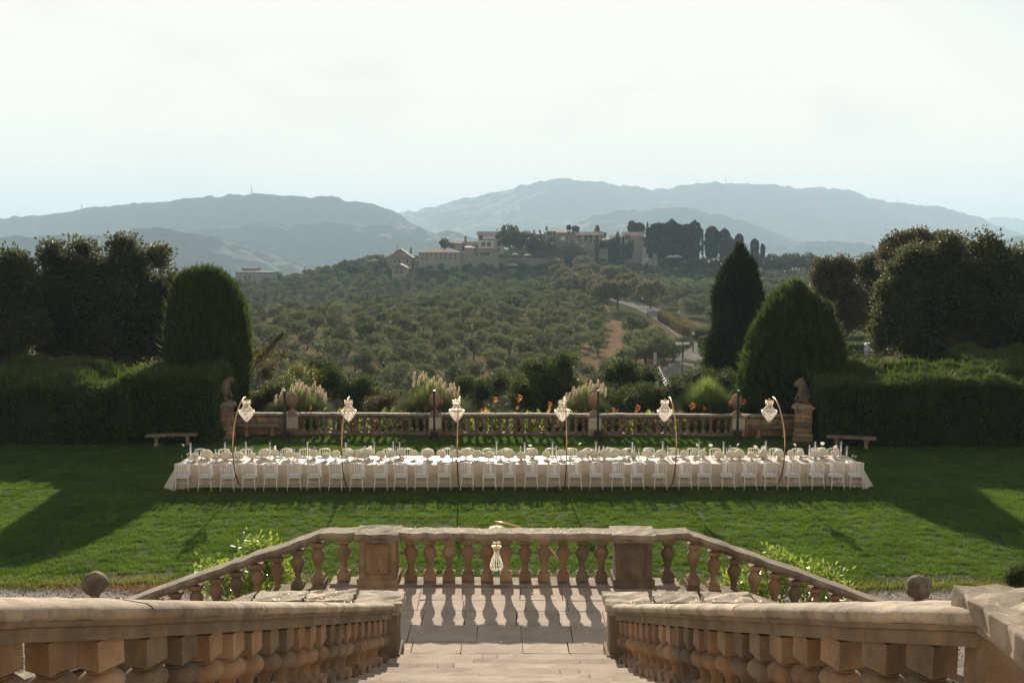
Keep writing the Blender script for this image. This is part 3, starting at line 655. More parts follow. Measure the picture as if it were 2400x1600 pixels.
# ================================================================ banquet table
TROT = math.atan2(.55, 22.0)
Tm = np.array([(at(402, 1089, 31.45)+at(2027, 1084, 32.0))/2])[0]
TH = .76; TL = 22.1; TD = 1.3
TC = (float((xof(402, 31.45, 1089)+xof(2027, 32.0, 1084))/2), 31.73+TD/2)
tbl = empty('banquet_table', (TC[0], TC[1], 0), TROT); tag(tbl, 'very long banquet table standing under the pale cloth across the lawn', 'table')
MB().box((0,0,TH-.03), (TL-.08, TD-.08, .05)).build('tabletop', M['white'], tbl)
for i in range(10):
    for sy in (-1, 1):
        MB().box((-TL/2+.3+i*(TL-.6)/9, sy*.5, (TH-.055)/2), (.05,.05,TH-.055)).build('leg', M['dark_metal'], tbl)
def cloth_mat():
    m, nt = new_mat('ivory_linen'); P = worldpos(nt)
    c = ramp(nt, noise(nt, P, 3, 4), [(.3, (.60,.50,.39)), (.7, (.68,.57,.45))])
    p = principled(nt, c, .48, bump(nt, noise(nt, P, 300, 2), .2, .002), .95); p.inputs['Sheen Weight'].default_value = .3
    t = N(nt, 'ShaderNodeBsdfTranslucent'); t.inputs[0].default_value = (.55,.42,.30,1)
    x = N(nt, 'ShaderNodeMixShader'); x.inputs[0].default_value = .30; nt.links.new(p.outputs[0], x.inputs[1]); nt.links.new(t.outputs[0], x.inputs[2]); out(nt, x.outputs[0]); return m
M['cloth'] = cloth_mat()
def cloth():
    # perimeter param, rows down the drop ; hem flares and gathers into folds at the corners
    hw, hd = TL/2, TD/2; per = []
    n1 = 420
    for t in np.linspace(-hw, hw, n1, endpoint=False): per.append((t, -hd, 0, -1))
    for t in np.linspace(-hd, hd, 40, endpoint=False): per.append((hw, t, 1, 0))
    for t in np.linspace(hw, -hw, n1, endpoint=False): per.append((t, hd, 0, 1))
    for t in np.linspace(hd, -hd, 40, endpoint=False): per.append((-hw, t, -1, 0))
    m = len(per); rows = 12; V = []; Fs = []
    for j in range(rows):
        q = j/(rows-1)
        for (x, y, nx, ny) in per:
            dc = math.hypot(hw-abs(x), hd-abs(y)); cor = math.exp(-(dc/.35)**2)
            fl = .02+.05*q+(.02*math.sin(x*3.1+y*2)+.012*math.sin(x*7.3+1))*q
            ex = (.16+.12*math.sin(dc*26))*cor*q
            px_, py_ = x+nx*(fl+ex), y+ny*(fl+ex)
            if cor > .05: px_ += math.copysign(.10*cor*q, x); py_ += math.copysign(.10*cor*q, y)
            drop = TH+.006-q*(TH-.015-.02*abs(math.sin(x*1.45))**6); V.append((px_, py_, drop-(0 if j else 0)))
    for j in range(rows-1):
        for i in range(m): k = (i+1) % m; Fs.append((j*m+i, (j+1)*m+i, (j+1)*m+k, j*m+k))
    # top
    c0 = len(V)
    Fs.append(tuple(range(m)))
    b = MB(); b.v = V; b.f = Fs; return b
cl = cloth(); o = cl.build('tablecloth', M['cloth'], angle=50, loc=(TC[0], TC[1], 0), rz=TROT); tag(o, 'long ivory tablecloth falling to the grass and flaring at the corners', 'tablecloth')
def tpos(lx, ly, lz=0):
    c, s = math.cos(TROT), math.sin(TROT); return (TC[0]+lx*c-ly*s, TC[1]+lx*s+ly*c, lz)

# ---------------- chairs
def make_chair():
    t = empty('banquet_chair')
    # back towards -y
    for sx in (-1, 1):
        b = MB(); b.tube([(sx*.215,-.235,0),(sx*.19,-.19,.22),(sx*.185,-.18,.44),(sx*.19,-.20,.66),(sx*.185,-.235,.88)], [.013,.017,.019,.017,.015], 8)
        for z_ in np.linspace(.5, .84, 7): b.lathe([(.016,0),(.023,.012),(.016,.024)], 8, (sx*.188,-.185-(z_-.5)*.13,z_))
        b.build('rear_leg', M['white'], t, smooth=True)
        b = MB(); b.tube([(sx*.20,.20,0),(sx*.185,.18,.2),(sx*.19,.185,.43)], [.012,.017,.02], 8); b.build('leg', M['white'], t, smooth=True)
    b = MB(); b.prism([(-.20,-.19),(.20,-.19),(.225,.08),(.20,.19),(.13,.215),(-.13,.215),(-.20,.19),(-.225,.08)], .415, .445); b.build('seat_frame', M['white'], t, bevel=.006)
    b = MB(); b.prism([(-.175,-.165),(.175,-.165),(.205,.07),(.18,.17),(.12,.195),(-.12,.195),(-.18,.17),(-.205,.07)], .446, .492); b.build('seat_cushion', M['cushion'], t, bevel=.016)
    b = MB()
    arc = [(x, -.232-.0*abs(x), .862+.045*(1-(x/.2)**2)) for x in np.linspace(-.19, .19, 9)]
    b.tube(arc, .021, 8); b.build('top_rail', M['white'], t, smooth=True)
    b = MB(); b.tube([(x, -.187, .512) for x in (-.18, 0, .18)], .014, 6)
    for i in range(4):
        xx = -.108+i*.072; b.tube([(xx-.036,-.19,.545),(xx-.02,-.188,.522),(xx,-.188,.515),(xx+.02,-.188,.522),(xx+.036,-.19,.545)], .010, 6)
    b.build('lower_rail', M['white'], t, smooth=True)
    for i in range(5):
        xx = -.144+.072*i; b = MB(); b.tube([(xx,-.188,.52),(xx,-.198,.64),(xx,-.218,.78),(xx,-.233,.885-abs(xx)*.1)], [.010,.012,.011,.011], 6); b.build('spindle', M['white'], t, smooth=True)
    for (p, q) in (((-.19,-.185,.2),(-.187,.18,.2)),((.19,-.185,.2),(.187,.18,.2)),((-.187,-.19,.27),(.187,-.19,.27)),((-.187,.18,.24),(.187,.18,.24))):
        b = MB(); b.tube([p, q], .009, 6); b.build('stretcher', M['white'], t, smooth=True)
    return t
NEAR = [428,483,535,587,635,689,738,789,839,893,940,989,1041,1095.5,1146.5,1193,1246,1297,1348,1397,1445.5,1493,1545,1604,1651,1704,1753.5,1802,1856,1911,1958,2004.5]
c0 = make_chair(); used = False; G1 = 'white chairs along the near side of the table'; G2 = 'white chairs along the far side of the table'
LX = []
for i, px_ in enumerate(NEAR):
    Y = 31.22+(px_-402)/1625*.55+random.uniform(-.04, .04); x = xof(px_, Y, 1100)
    lx = (x-TC[0])/math.cos(TROT); LX.append(lx)
    lab = '%s white spindle back chair from the left on the near side' % ordi(i+1) if i < 16 else '%s white spindle back chair from the right on the near side' % ordi(len(NEAR)-i)
    if i in (0,): lab = 'leftmost near side white chair at the flared end of the cloth'
    if i == len(NEAR)-1: lab = 'rightmost near side white chair at the right end of the cloth'
    loc = (x, Y+random.uniform(-.05,.05), 0); rz = TROT+random.uniform(-.11, .11)
    c = c0 if not used else copy_tree(c0); used = True; c.location = loc; c.rotation_euler = (0,0,rz)
    tag(c, lab, 'chair', G1)
for i, lx in enumerate(LX):
    p = tpos(lx*1.0+random.uniform(-.06, .06), TD/2+.30+random.uniform(-.04,.05)); c = copy_tree(c0, p, math.pi+TROT+random.uniform(-.05,.05))
    lab = '%s white chair from the left on the far side, behind the flowers' % ordi(i+1) if i < 16 else '%s white chair from the right on the far side, behind the flowers' % ordi(len(NEAR)-i)
    tag(c, lab, 'chair', G2)

# ---------------- napkins hanging over the near edge
M['napkin'] = plain('napkin_linen', (.72,.66,.60), .7)
def napkin_mesh():
    b = MB(); n = 7; V = []; Fs = []
    prof = [(.16,.012),(.06,.014),(.015,.010),(-.012,-.03),(-.018,-.12),(-.016,-.22),(-.02,-.31)]
    for j, (y, z_) in enumerate(prof):
        for i in range(n): x = (i/(n-1)-.5)*.13; V.append((x*(1+.06*j/6)+.003*j, y-.006*math.sin(i*2.1)*(1 if j > 2 else .3), z_+(0.006*math.sin(i*2.1) if j < 3 else 0)))
    for j in range(len(prof)-1):
        for i in range(n-1): Fs.append((j*n+i, (j+1)*n+i, (j+1)*n+i+1, j*n+i+1))
    k = len(V); V += [(x, y+.006, z_+.004) for x, y, z_ in V[:k]]; Fs += [tuple(k+q for q in reversed(f)) for f in Fs]
    b.v = V; b.f = Fs; m = b.mesh('napkin', True); m.materials.append(M['napkin']); return m
nm = napkin_mesh()
def side_lab(i, what, n=32):
    return ('%s %s from the left' % (ordi(i+1), what)) if i < n/2 else ('%s %s from the right' % (ordi(n-i), what))
for i, lx in enumerate(LX):
    off = .10 if i < 11 else (0.02 if i < 19 else -.09)
    o = link('napkin', nm, None, None, tpos(lx+off+random.uniform(-.02,.02), -TD/2-.035, TH+.004), TROT+random.uniform(-.08,.08)); o.scale = (random.uniform(.85,1.1), 1, random.uniform(.85,1.1))
    tag(o, side_lab(i, 'pale folded napkin hanging over the near table edge'), 'napkin', 'napkins hanging over the near edge of the table')

# ---------------- plates, glasses
M['china'] = plain('white_china', (.82,.82,.82), .15, 0, .6); M['silver'] = plain('silver_charger', (.62,.60,.56), .25, .8)
M['clear'] = glassm('clear_glass', (1,1,1), .16, .08)
pm = MB(); pm.lathe([(.09,0),(.10,.004),(.155,.012),(.158,.016),(.10,.010),(.001,.008)], 20)
def make_plate():
    t = empty('place_setting')
    b = MB(); b.lathe([(.10,0),(.11,.003),(.165,.010),(.168,.014),(.11,.008),(.001,.007)], 20); b.build('charger_plate', M['silver'], t, smooth=True)
    b = MB(); b.lathe([(.07,.009),(.08,.012),(.125,.022),(.128,.026),(.08,.017),(.001,.015)], 20); b.build('plate', M['china'], t, smooth=True)
    for sx, nn in ((-.20,'fork'),(.20,'knife'),(.225,'spoon')):
        b = MB(); b.box((sx,0,.004), (.014,.20,.004)); b.build(nn, M['silver'], t)
    return t
def make_glass():
    t = empty('wine_glass')
    b = MB(); b.lathe([(.033,0),(.034,.003),(.006,.007),(.0045,.02),(.0045,.095),(.008,.105)], 10); b.build('stem', M['clear'], t, smooth=True)
    b = MB(); b.lathe([(.008,.105),(.030,.118),(.040,.145),(.041,.17),(.035,.215)], 12); b.build('bowl', M['clear'], t, smooth=True); return t
ps = make_plate(); u1 = False; wg = make_glass(); u2 = False
for side in (0, 1):
    for i, lx in enumerate(LX):
        y = -TD/2+.21 if side == 0 else TD/2-.21
        what = 'place setting of white plate on silver charger, %s side' % ('near' if side == 0 else 'far')
        e = ps if not u1 else copy_tree(ps); u1 = True
        e.location = tpos(lx+(random.uniform(-.03,.03)), y, TH+.008); e.rotation_euler = (0,0,TROT+(math.pi if side else 0))
        tag(e, side_lab(i, what), 'place setting', 'place settings on the %s side' % ('near' if side == 0 else 'far'))
        for k in range(2):
            g = wg if not u2 else copy_tree(wg); u2 = True; sg = 1 if side == 0 else -1
            g.location = tpos(lx+sg*(.13+.085*k), y+sg*(.21-.04*k), TH+.008); s_ = 1.0 if k == 0 else .88; g.scale = (s_, s_, s_)
            tag(g, side_lab(i, ('tall' if k == 0 else 'shorter')+' wine glass on the %s side' % ('near' if side == 0 else 'far')), 'glass', 'wine glasses on the table')

# ---------------- flowers in the middle
M['petal'] = leafm('ivory_petals', (.80,.74,.62), (.94,.90,.82), .5, (.95,.90,.76), 6, .6)
M['stem'] = plain('green_stem', (.10,.18,.05), .6)
def blossom_mesh(seed, R_=.155, fr=9):
    r_ = np.random.default_rng(seed); V = []; Fs = []
    nu, nv = 36, 12
    ph = r_.uniform(0, 6, 4)
    for j in range(nv+1):
        v = j/nv*math.pi*.62
        for i in range(nu):
            u = 2*math.pi*i/nu
            ruff = 1+.07*math.sin(fr*u+ph[0])*math.sin(v)**2+.05*math.sin(5*u+ph[1]+v*3)+.03*r_.normal()
            rr = R_*ruff*(1 if j < nv else .96)
            V.append((rr*math.sin(v)*math.cos(u)*1.12, rr*math.sin(v)*math.sin(u)*.9, rr*math.cos(v)*.95+.02*math.sin(fr*u+ph[2])*math.sin(v)))
    for j in range(nv):
        for i in range(nu): k = (i+1) % nu; Fs.append((j*nu+i, (j+1)*nu+i, (j+1)*nu+k, j*nu+k))
    Fs.append(tuple(nv*nu+i for i in range(nu-1, -1, -1)))
    # small petals over the dome
    base = len(V); n = 170
    for q in range(n):
        v = math.acos(1-r_.random()*1.45); u = r_.random()*2*math.pi
        nrm = np.array([math.sin(v)*math.cos(u), math.sin(v)*math.sin(u), math.cos(v)]); c = nrm*np.array([1.12,.9,.95])*R_*1.02
        t1 = np.cross(nrm, [0,0,1.]) + 1e-6; t1 /= np.linalg.norm(t1); t2 = np.cross(nrm, t1); s = .022*r_.uniform(.7, 1.3)
        tl = nrm*.014*r_.uniform(-1, 1.4)
        V += [tuple(c-t1*s-t2*s), tuple(c+t1*s-t2*s+tl), tuple(c+t1*s+t2*s), tuple(c-t1*s+t2*s+tl)]; Fs.append((base+4*q, base+4*q+1, base+4*q+2, base+4*q+3))
    b = MB(); b.v = [tuple(map(float, v)) for v in V]; b.f = Fs; m = b.mesh('blossom', True); m.materials.append(M['petal']); return m
BL = [blossom_mesh(i, fr=7+i) for i in range(4)]
vb = MB(); vb.lathe([(.045,0),(.05,.01),(.05,.13),(.055,.14)], 12); VM = vb.mesh('vase', True); VM.materials.append(M['clear'])
stb = MB()
for k in range(4): stb.tube([(.02*math.cos(k*1.6),.02*math.sin(k*1.6),.01),(.02*math.cos(k*1.6+2),.02*math.sin(k*1.6+2),.16)], .004, 5)
SM = stb.mesh('stems', True); SM.materials.append(M['stem'])
G3 = 'ivory flower heads down the middle of the table'
# positions read along the photo : centre px and relative size
FL = []
rf = random.Random(4); x = -TL/2+.35
while x < TL/2-.2:
    FL.append((x, rf.choice([.72,.85,1.0,1.1,1.15]))); x += rf.uniform(.28,.50)
nf = len(FL)
for i, (lx, s) in enumerate(FL):
    ly = rf.uniform(-.02, .34); low = s < .8
    e = empty('flower_arrangement', tpos(lx, ly, TH+.008), rf.uniform(0, 6)); zc = .12+rf.uniform(0,.06)
    o = link('blossom', BL[i % 4], None, e, (0, 0, zc)); o.scale = (s, s, s*.95)
    if s > 1.05:
        o = link('blossom', BL[(i+2) % 4], None, e, (.15, .05, zc-.02)); o.scale = (.6,.6,.55)
    link('vase', VM, None, e); link('stems', SM, None, e)
    sz = 'small' if s < .8 else 'broad' if s > 1.05 else 'rounded'
    tag(e, '%s ivory flower head, %s from the %s of the table flowers' % (sz, ordi(i+1 if i < nf/2 else nf-i), 'left' if i < nf/2 else 'right'), 'flowers', G3)
# single tall stems with one white bloom
AN = [431, 865, 1245, 1362, 1427, 1636, 1673, 1731, 1774, 1866, 1937, 1964]
ab = MB()
for k in range(10):
    a1 = 2*math.pi*k/10
V = [(0,0,0)]+[(.055*math.cos(t)*(1.2 if abs(t) < 1 else 1), .045*math.sin(t), .012*math.cos(2*t)) for t in np.linspace(0, 2*math.pi, 14, endpoint=False)]
Fs = [(0, 1+i, 1+(i+1) % 14) for i in range(14)]
ab.v = [tuple(map(float, v)) for v in V]+[(v[0], v[1], v[2]-.006) for v in V]; ab.f = Fs+[tuple(15+q for q in reversed(f)) for f in Fs]
AM = ab.mesh('bloom', True); AM.materials.append(M['petal'])
for i, px_ in enumerate(AN):
    Y = 32.5; x = xof(px_, Y, 1060); lx = (x-TC[0])
    e = empty('single_stem_flower', tpos(lx, .2, TH+.008), rf.uniform(0,6)); h = rf.uniform(.36, .50)
    b = MB(); b.tube([(0,0,.01),(.01,.01,h*.6),(.05,0,h)], .004, 5); b.build('stem', M['stem'], e, smooth=True)
    o = link('bloom', AM, None, e, (.05,0,h)); o.rotation_euler = (rf.uniform(.4,1.3), rf.uniform(-.4,.4), rf.uniform(0,6)); o.scale = (1.2,1.2,1.2)
    b = MB(); b.lathe([(.02,0),(.025,.01),(.025,.10),(.012,.14)], 8); b.build('bud_vase', M['clear'], e, smooth=True)
    tag(e, '%s single white bloom on a tall thin stem, counted from the left' % ordi(i+1), 'flower', 'single white blooms on tall stems')
# candles in glass cylinders
M['wax'] = leafm('white_wax', (.84,.80,.72), (.88,.84,.77), .5, (.9,.86,.78), 3)
def make_candle(h, ch):
    e = empty('candle_lantern'); b = MB(); b.lathe([(.038,0),(.040,.006),(.040,h)], 14); V0 = len(b.v)
    b.build('glass_cylinder', M['clear'], e, smooth=True)
    b = MB(); b.lathe([(.014,.006),(.014,ch),(.004,ch+.004)], 8); b.build('candle', M['wax'], e)
    b = MB(); b.lathe([(.041,h-.004),(.042,h),(.0405,h+.002)], 14); b.f = b.f[:-2]; b.build('rim', M['clear'], e, smooth=True); return e
protos = [make_candle(.56,.40), make_candle(.42,.28), make_candle(.32,.2)]; pu = [0,0,0]
tall = [452,530,577,635,721,812,877,921,937,1164,1230,1296,1399,1484,1557,1641,1701,1803,1918,1982]
med = [556,592,645,738,855,928,1060,1060,1220,1305,1405,1416,1490,1568,1717,1791,1797,1908,1994]
sml = [467,474,506,660,690,832,945,1158,1175,1380,1475,1656,1708,1904,1836,1500]
k_ = 0
for kind_, (lst, nm_) in enumerate(((tall,'tall'),(med,'medium'),(sml,'short'))):
    for i, px_ in enumerate(sorted(lst)):
        Y = 32.45; x = xof(px_, Y, 1060)-TC[0]; e = protos[kind_] if not pu[kind_] else copy_tree(protos[kind_]); pu[kind_] = 1
        e.location = tpos(x, .12+.22*((i*37) % 5)/5, TH+.008)
        tag(e, '%s %s glass candle cylinder from the left' % (ordi(i+1), nm_), 'candle', 'candles in glass cylinders')

# ================================================================ arched lamps with chandeliers
def crys_mat():
    m, nt = new_mat('crystal'); g = N(nt, 'ShaderNodeBsdfGlossy'); g.inputs['Roughness'].default_value = .12
    t = N(nt, 'ShaderNodeBsdfTransparent'); tr = N(nt, 'ShaderNodeBsdfTranslucent'); tr.inputs[0].default_value = (.95,.88,.78,1)
    x = N(nt, 'ShaderNodeMixShader'); x.inputs[0].default_value = .55; nt.links.new(g.outputs[0], x.inputs[1]); nt.links.new(tr.outputs[0], x.inputs[2])
    y = N(nt, 'ShaderNodeMixShader'); y.inputs[0].default_value = .72; nt.links.new(t.outputs[0], y.inputs[1]); nt.links.new(x.outputs[0], y.inputs[2]); out(nt, y.outputs[0]); return m
M['crystal'] = crys_mat()
def octa(V, Fs, c, r_, h):
    b = len(V); V += [(c[0]+r_,c[1],c[2]),(c[0],c[1]+r_,c[2]),(c[0]-r_,c[1],c[2]),(c[0],c[1]-r_,c[2]),(c[0],c[1],c[2]+h),(c[0],c[1],c[2]-h)]
    Fs += [(b,b+1,b+4),(b+1,b+2,b+4),(b+2,b+3,b+4),(b+3,b,b+4),(b+1,b,b+5),(b+2,b+1,b+5),(b+3,b+2,b+5),(b,b+3,b+5)]
def crystals(name, rings, parent):
    V = []; Fs = []; rr = random.Random(3)
    for (rad, z_, n, cr, ch) in rings:
        for i in range(n):
            a1 = 2*math.pi*i/n+rr.random()*.1; octa(V, Fs, (rad*math.cos(a1), rad*math.sin(a1), z_+rr.uniform(-.004,.004)), cr, ch)
    b = MB(); b.v = V; b.f = Fs; return b.build(name, M['crystal'], parent)
def ring(b, r_, z_, t=.006, n=24):
    b.tube([(r_*math.cos(a1), r_*math.sin(a1), z_) for a1 in np.linspace(0, 2*math.pi, n+1)], t, 5)
def make_basket():
    e = empty('chandelier')           # origin at the hook, hangs down .82
    b = MB(); ring(b, .12, -.10); ring(b, .13, -.20, .008); ring(b, .25, -.42, .009); b.tube([(0,0,0),(0,0,-.35)], .008, 6)
    for a1 in (0, 2.1, 4.2): b.tube([(0,0,-.02),(.12*math.cos(a1),.12*math.sin(a1),-.10)], .003, 4)
    b.build('gold_frame', M['gold'], e, smooth=True)
    crystals('crystal_crown', [(.125,-.12,22,.012,.04),(.13,-.18,22,.012,.04)], e)
    rings = []
    for t in np.linspace(0, 1, 8): rings.append((.10+.14*t**2.2, -.215-.20*t, 18, .008, .018))
    crystals('crystal_chains', rings, e)
    rt = [(.25,-.45),(.235,-.50),(.21,-.545),(.18,-.59),(.15,-.63),(.12,-.67),(.09,-.71),(.05,-.745)]
    for (rd, z_) in rt: crystals('crystal_tier', [(rd, z_, max(8, int(rd*150)), .013, .034)], e)
    b = MB(); b.lathe([(.001,-.775),(.02,-.79),(.001,-.81)], 8); b.build('bottom_drop', M['crystal'], e)
    for a1 in (0, 2.1, 4.2):
        b = MB(); b.lathe([(.012,0),(.022,.03),(.012,.06),(.002,.08)], 8, (.05*math.cos(a1),.05*math.sin(a1),-.42)); b.build('bulb', M['wax'], e, smooth=True)
    return e
ch0 = make_basket(); uc = False
lamps = [(569, 1137, 578), (815, 1138, 817), (1076, 1141, 1070), (1323, 1139, 1318), (1571, 1137, 1558), (1816, 1136, 1803)]
lwords = ['leftmost', 'second from left', 'third from left', 'third from right', 'second from right', 'rightmost']
lref = ['beside the left lion pillar', 'right of the pale pampas clump', 'just right of the second light post', 'just left of the thin pampas plumes', 'in front of the green grass clump', 'in front of the conical topiary']
for i, (bx_, by_, cx_) in enumerate(lamps):
    Y0 = 31.55+(bx_-402)/1625*.5; x0 = xof(bx_, Y0, by_)
    e = empty('arched_lamp_stand', (x0, Y0, 0)); tag(e, '%s bronze arched lamp stand, %s' % (lwords[i], lref[i]), 'lamp stand', 'arched lamp stands along the table')
    pth = []
    for t in np.linspace(0, 1, 28):
        z_ = 2.82*math.sin(min(1, t*1.02)*math.pi/2*1.0)**1.0 if False else None
    K = [(0,.02),(-.22,.10),(-.55,.32),(-.85,.70),(-1.02,1.15),(-1.03,1.60),(-.88,2.05),(-.58,2.42),(-.18,2.70),(.22,2.84),(.52,2.86)]
    K = np.array(K); s_ = np.concatenate([[0], np.cumsum(np.linalg.norm(np.diff(K, axis=0), axis=1))]); 
    for t in np.linspace(0, s_[-1], 34):
        j = int(np.clip(np.searchsorted(s_, t)-1, 0, len(K)-2)); w_ = (t-s_[j])/(s_[j+1]-s_[j]); p0 = K[max(j-1,0)]; p1 = K[j]; p2 = K[j+1]; p3 = K[min(j+2,len(K)-1)]
        q = .5*((2*p1)+(-p0+p2)*w_+(2*p0-5*p1+4*p2-p3)*w_*w_+(-p0+3*p1-3*p2+p3)*w_**3); pth.append((0, float(q[0]), float(q[1])))
    MB().tube(pth, .020, 10).build('arch', M['brass'], e, smooth=True)
    b = MB(); b.box((0,.1,.012), (.34,.5,.024)); b.box((0,-.02,.05), (.06,.06,.09)); b.build('base', M['dark_metal'], e)
    c = ch0 if not uc else copy_tree(ch0); uc = True
    c.location = (xof(cx_, Y0+.50, 960), Y0+.50, 2.845); c.rotation_euler = (0,0,i*.4)
    c['label'] = 'crystal basket chandelier hanging from the %s arched stand' % lwords[i].replace(' from ', ' from the ') if i in (0,5) else 'crystal basket chandelier %s, %s' % (lwords[i].replace('from ', 'from the '), lref[i])
    tag(c, None, 'chandelier', 'crystal chandeliers over the table')
# seventh lamp, close, beyond the landing rail
Yn = 18.6; pa = at(1160, 1222, Yn); pb = at(1338, 1352, Yn)
e = empty('arched_lamp_stand', (at(1345, 1400, Yn)[0], Yn, 0)); tag(e, 'nearest arched brass lamp stand, just beyond the landing balustrade, curving to the left', 'lamp stand', 'arched lamp stands')
ox = e.location[0]; K = [at(px_, py_, Yn) for px_, py_ in ((1160,1222),(1180,1225),(1205,1231),(1232,1242),(1262,1262),(1290,1286),(1312,1312),(1328,1338),(1340,1362))]
K = [(float(k[0]-ox), 0, float(k[2])) for k in K]+[(.02, 0, K[-1][2]-.35), (.0, 0, K[-1][2]-.8), (-.06,0,.02)]
MB().tube(K, .019, 10).build('arch', M['brass'], e, smooth=True); b = MB(); b.box((-.06,0,.012), (.5,.34,.024)); b.build('base', M['dark_metal'], e)
c = empty('chandelier', (float(pa[0]+.03), Yn, float(pa[2]-.02))); tag(c, 'slender crystal chandelier seen through the middle of the landing balusters', 'chandelier', 'crystal chandeliers')
zb2 = at(1163, 1335, Yn)[2]-pa[2]; Hh = -zb2
b = MB(); ring(b, .125, -.12*Hh, .007); ring(b, .09, -.50*Hh, .010); b.tube([(0,0,0),(0,0,-.62*Hh)], .010, 8); b.lathe([(.01,-.60*Hh),(.05,-.57*Hh),(.055,-.52*Hh),(.02,-.46*Hh)], 10)
for a1 in (0, 2.1, 4.2): b.tube([(0,0,-.03),(.12*math.cos(a1),.12*math.sin(a1),-.11*Hh)], .004, 4)
b.build('gold_frame', M['gold'], c, smooth=True)
crystals('crystal_crown', [(.13,-.10*Hh,20,.012,.018),(.12,-.14*Hh,20,.012,.022),(.06,-.07*Hh,10,.010,.015)], c)
crystals('crystal_chains', [(.12-.06*t, (-.16-.25*t)*Hh, 12, .008, .014) for t in np.linspace(0,1,9)]+[(.10,-.44*Hh,14,.013,.02),(.085,-.50*Hh,14,.013,.022)], c)
crystals('crystal_skirt', [(.05+.075*t**1.3, (-.55-.33*t)*Hh, 16, .008, .02) for t in np.linspace(0,1,12)], c)
crystals('crystal_drops', [(.125,-.92*Hh,16,.016,.022),(.075,-.96*Hh,9,.016,.024),(.02,-.985*Hh,3,.014,.022)], c)
# ================================================================ vegetation
def leaf_quads(P, Nn, s, asp=.55, jit=.7, seed=0, tri=False):
    """P (n,3) centres, Nn preferred directions (leaf points along it); returns V,F"""
    r = np.random.default_rng(seed); n = len(P)
    d = Nn+r.normal(size=(n, 3))*jit; d /= np.linalg.norm(d, axis=1)[:, None]+1e-9
    a = np.cross(d, r.normal(size=(n, 3))); a /= np.linalg.norm(a, axis=1)[:, None]+1e-9
    s = np.broadcast_to(s, (n,))[:, None]*r.uniform(.65, 1.35, (n, 1)); w = s*asp*.5
    if tri:
        V = np.stack([P-a*w, P+a*w, P+d*s], 1).reshape(-1, 3); return V, np.arange(3*n).reshape(-1, 3)
    V = np.stack([P-d*s*.1, P+d*s*.45+a*w, P+d*s, P+d*s*.45-a*w], 1).reshape(-1, 3); return V, np.arange(4*n).reshape(-1, 4)
def stack(parts):
    V = []; Fs = []; b = 0
    for v, f in parts: V.append(v); Fs.append(f+b); b += len(v)
    return np.concatenate(V), np.concatenate(Fs)
def sph(n, seed, r_=None):
    r = np.random.default_rng(seed) if r_ is None else r_
    v = r.normal(size=(n, 3)); return v/np.linalg.norm(v, axis=1)[:, None]
def gn_scatter(name, pts, scl, rot, idx, protos, kind='stuff', lab=None, sxy=None):
    me = bpy.data.meshes.new(name); me.vertices.add(len(pts)); me.vertices.foreach_set('co', np.asarray(pts, dtype=np.float32).ravel())
    for nm_, tp, arr in (('scl','FLOAT',scl),('rot','FLOAT',rot),('idx','INT',idx)):
        at_ = me.attributes.new(nm_, tp, 'POINT'); at_.data.foreach_set('value', np.asarray(arr, dtype=np.int32 if tp == 'INT' else np.float32))
    me.update(); o = bpy.data.objects.new(name, me); C.objects.link(o)
    g = bpy.data.node_groups.new(name, 'GeometryNodeTree'); g.interface.new_socket('Geometry', in_out='INPUT', socket_type='NodeSocketGeometry'); g.interface.new_socket('Geometry', in_out='OUTPUT', socket_type='NodeSocketGeometry')
    gi = g.nodes.new('NodeGroupInput'); go = g.nodes.new('NodeGroupOutput'); ip = g.nodes.new('GeometryNodeInstanceOnPoints'); jn = g.nodes.new('GeometryNodeJoinGeometry')
    l = g.links.new
    # each prototype goes in through Object Info, joined in order
    for p in reversed(protos):
        oi = g.nodes.new('GeometryNodeObjectInfo'); oi.inputs['Object'].default_value = p; oi.inputs['As Instance'].default_value = True; oi.transform_space = 'ORIGINAL'; l(oi.outputs['Geometry'], jn.inputs[0])
    def att(nm_, tp):
        n = g.nodes.new('GeometryNodeInputNamedAttribute'); n.data_type = tp; n.inputs['Name'].default_value = nm_; return n.outputs['Attribute']
    cx = g.nodes.new('ShaderNodeCombineXYZ'); l(att('rot','FLOAT'), cx.inputs[2])
    l(gi.outputs[0], ip.inputs['Points']); l(jn.outputs[0], ip.inputs['Instance']); ip.inputs['Pick Instance'].default_value = True
    l(att('idx','INT'), ip.inputs['Instance Index']); l(cx.outputs[0], ip.inputs['Rotation']); l(att('scl','FLOAT'), ip.inputs['Scale']); l(ip.outputs[0], go.inputs[0])
    m = o.modifiers.new('scatter', 'NODES'); m.node_group = g; tag(o, lab, None, None, kind); return o

# ---------------- lawn grass
M['grass'] = leafm('grass_blade', (.031,.070,.014), (.124,.182,.038), .44, None, .75, .5, .25, .35)
def grass_patch(seed, n=2300, size=1.0, h=.055):
    r = np.random.default_rng(seed); x = r.uniform(-size/2, size/2, n); y = r.uniform(-size/2, size/2, n)
    k = .5+.5*np.clip(fbm(x*6+20, y*6+20, seed, 3, False), -1, 1); 
    P = np.stack([x, y, np.zeros(n)], 1); D = np.stack([r.normal(size=n)*.35, r.normal(size=n)*.35, np.ones(n)], 1)
    V, Fs = leaf_quads(P, D, h*(.35+.95*k), .17, .15, seed, True); return np_mesh('grass_patch', V, Fs)
GP = []
for i in range(4):
    o = link('grass_patch', grass_patch(100+i), M['grass'], None, (-14+i*1.3, 39.6-.0*i, .004)); tag(o, kind='stuff'); GP.append(o)
pts = []; r = np.random.default_rng(3)
for gy in np.arange(21.9, 41.0, .82):
    hw = 2+gy*.53
    for gx in np.arange(-hw, hw, .82): pts.append((gx+r.uniform(-.15,.15), gy+r.uniform(-.15,.15), .003))
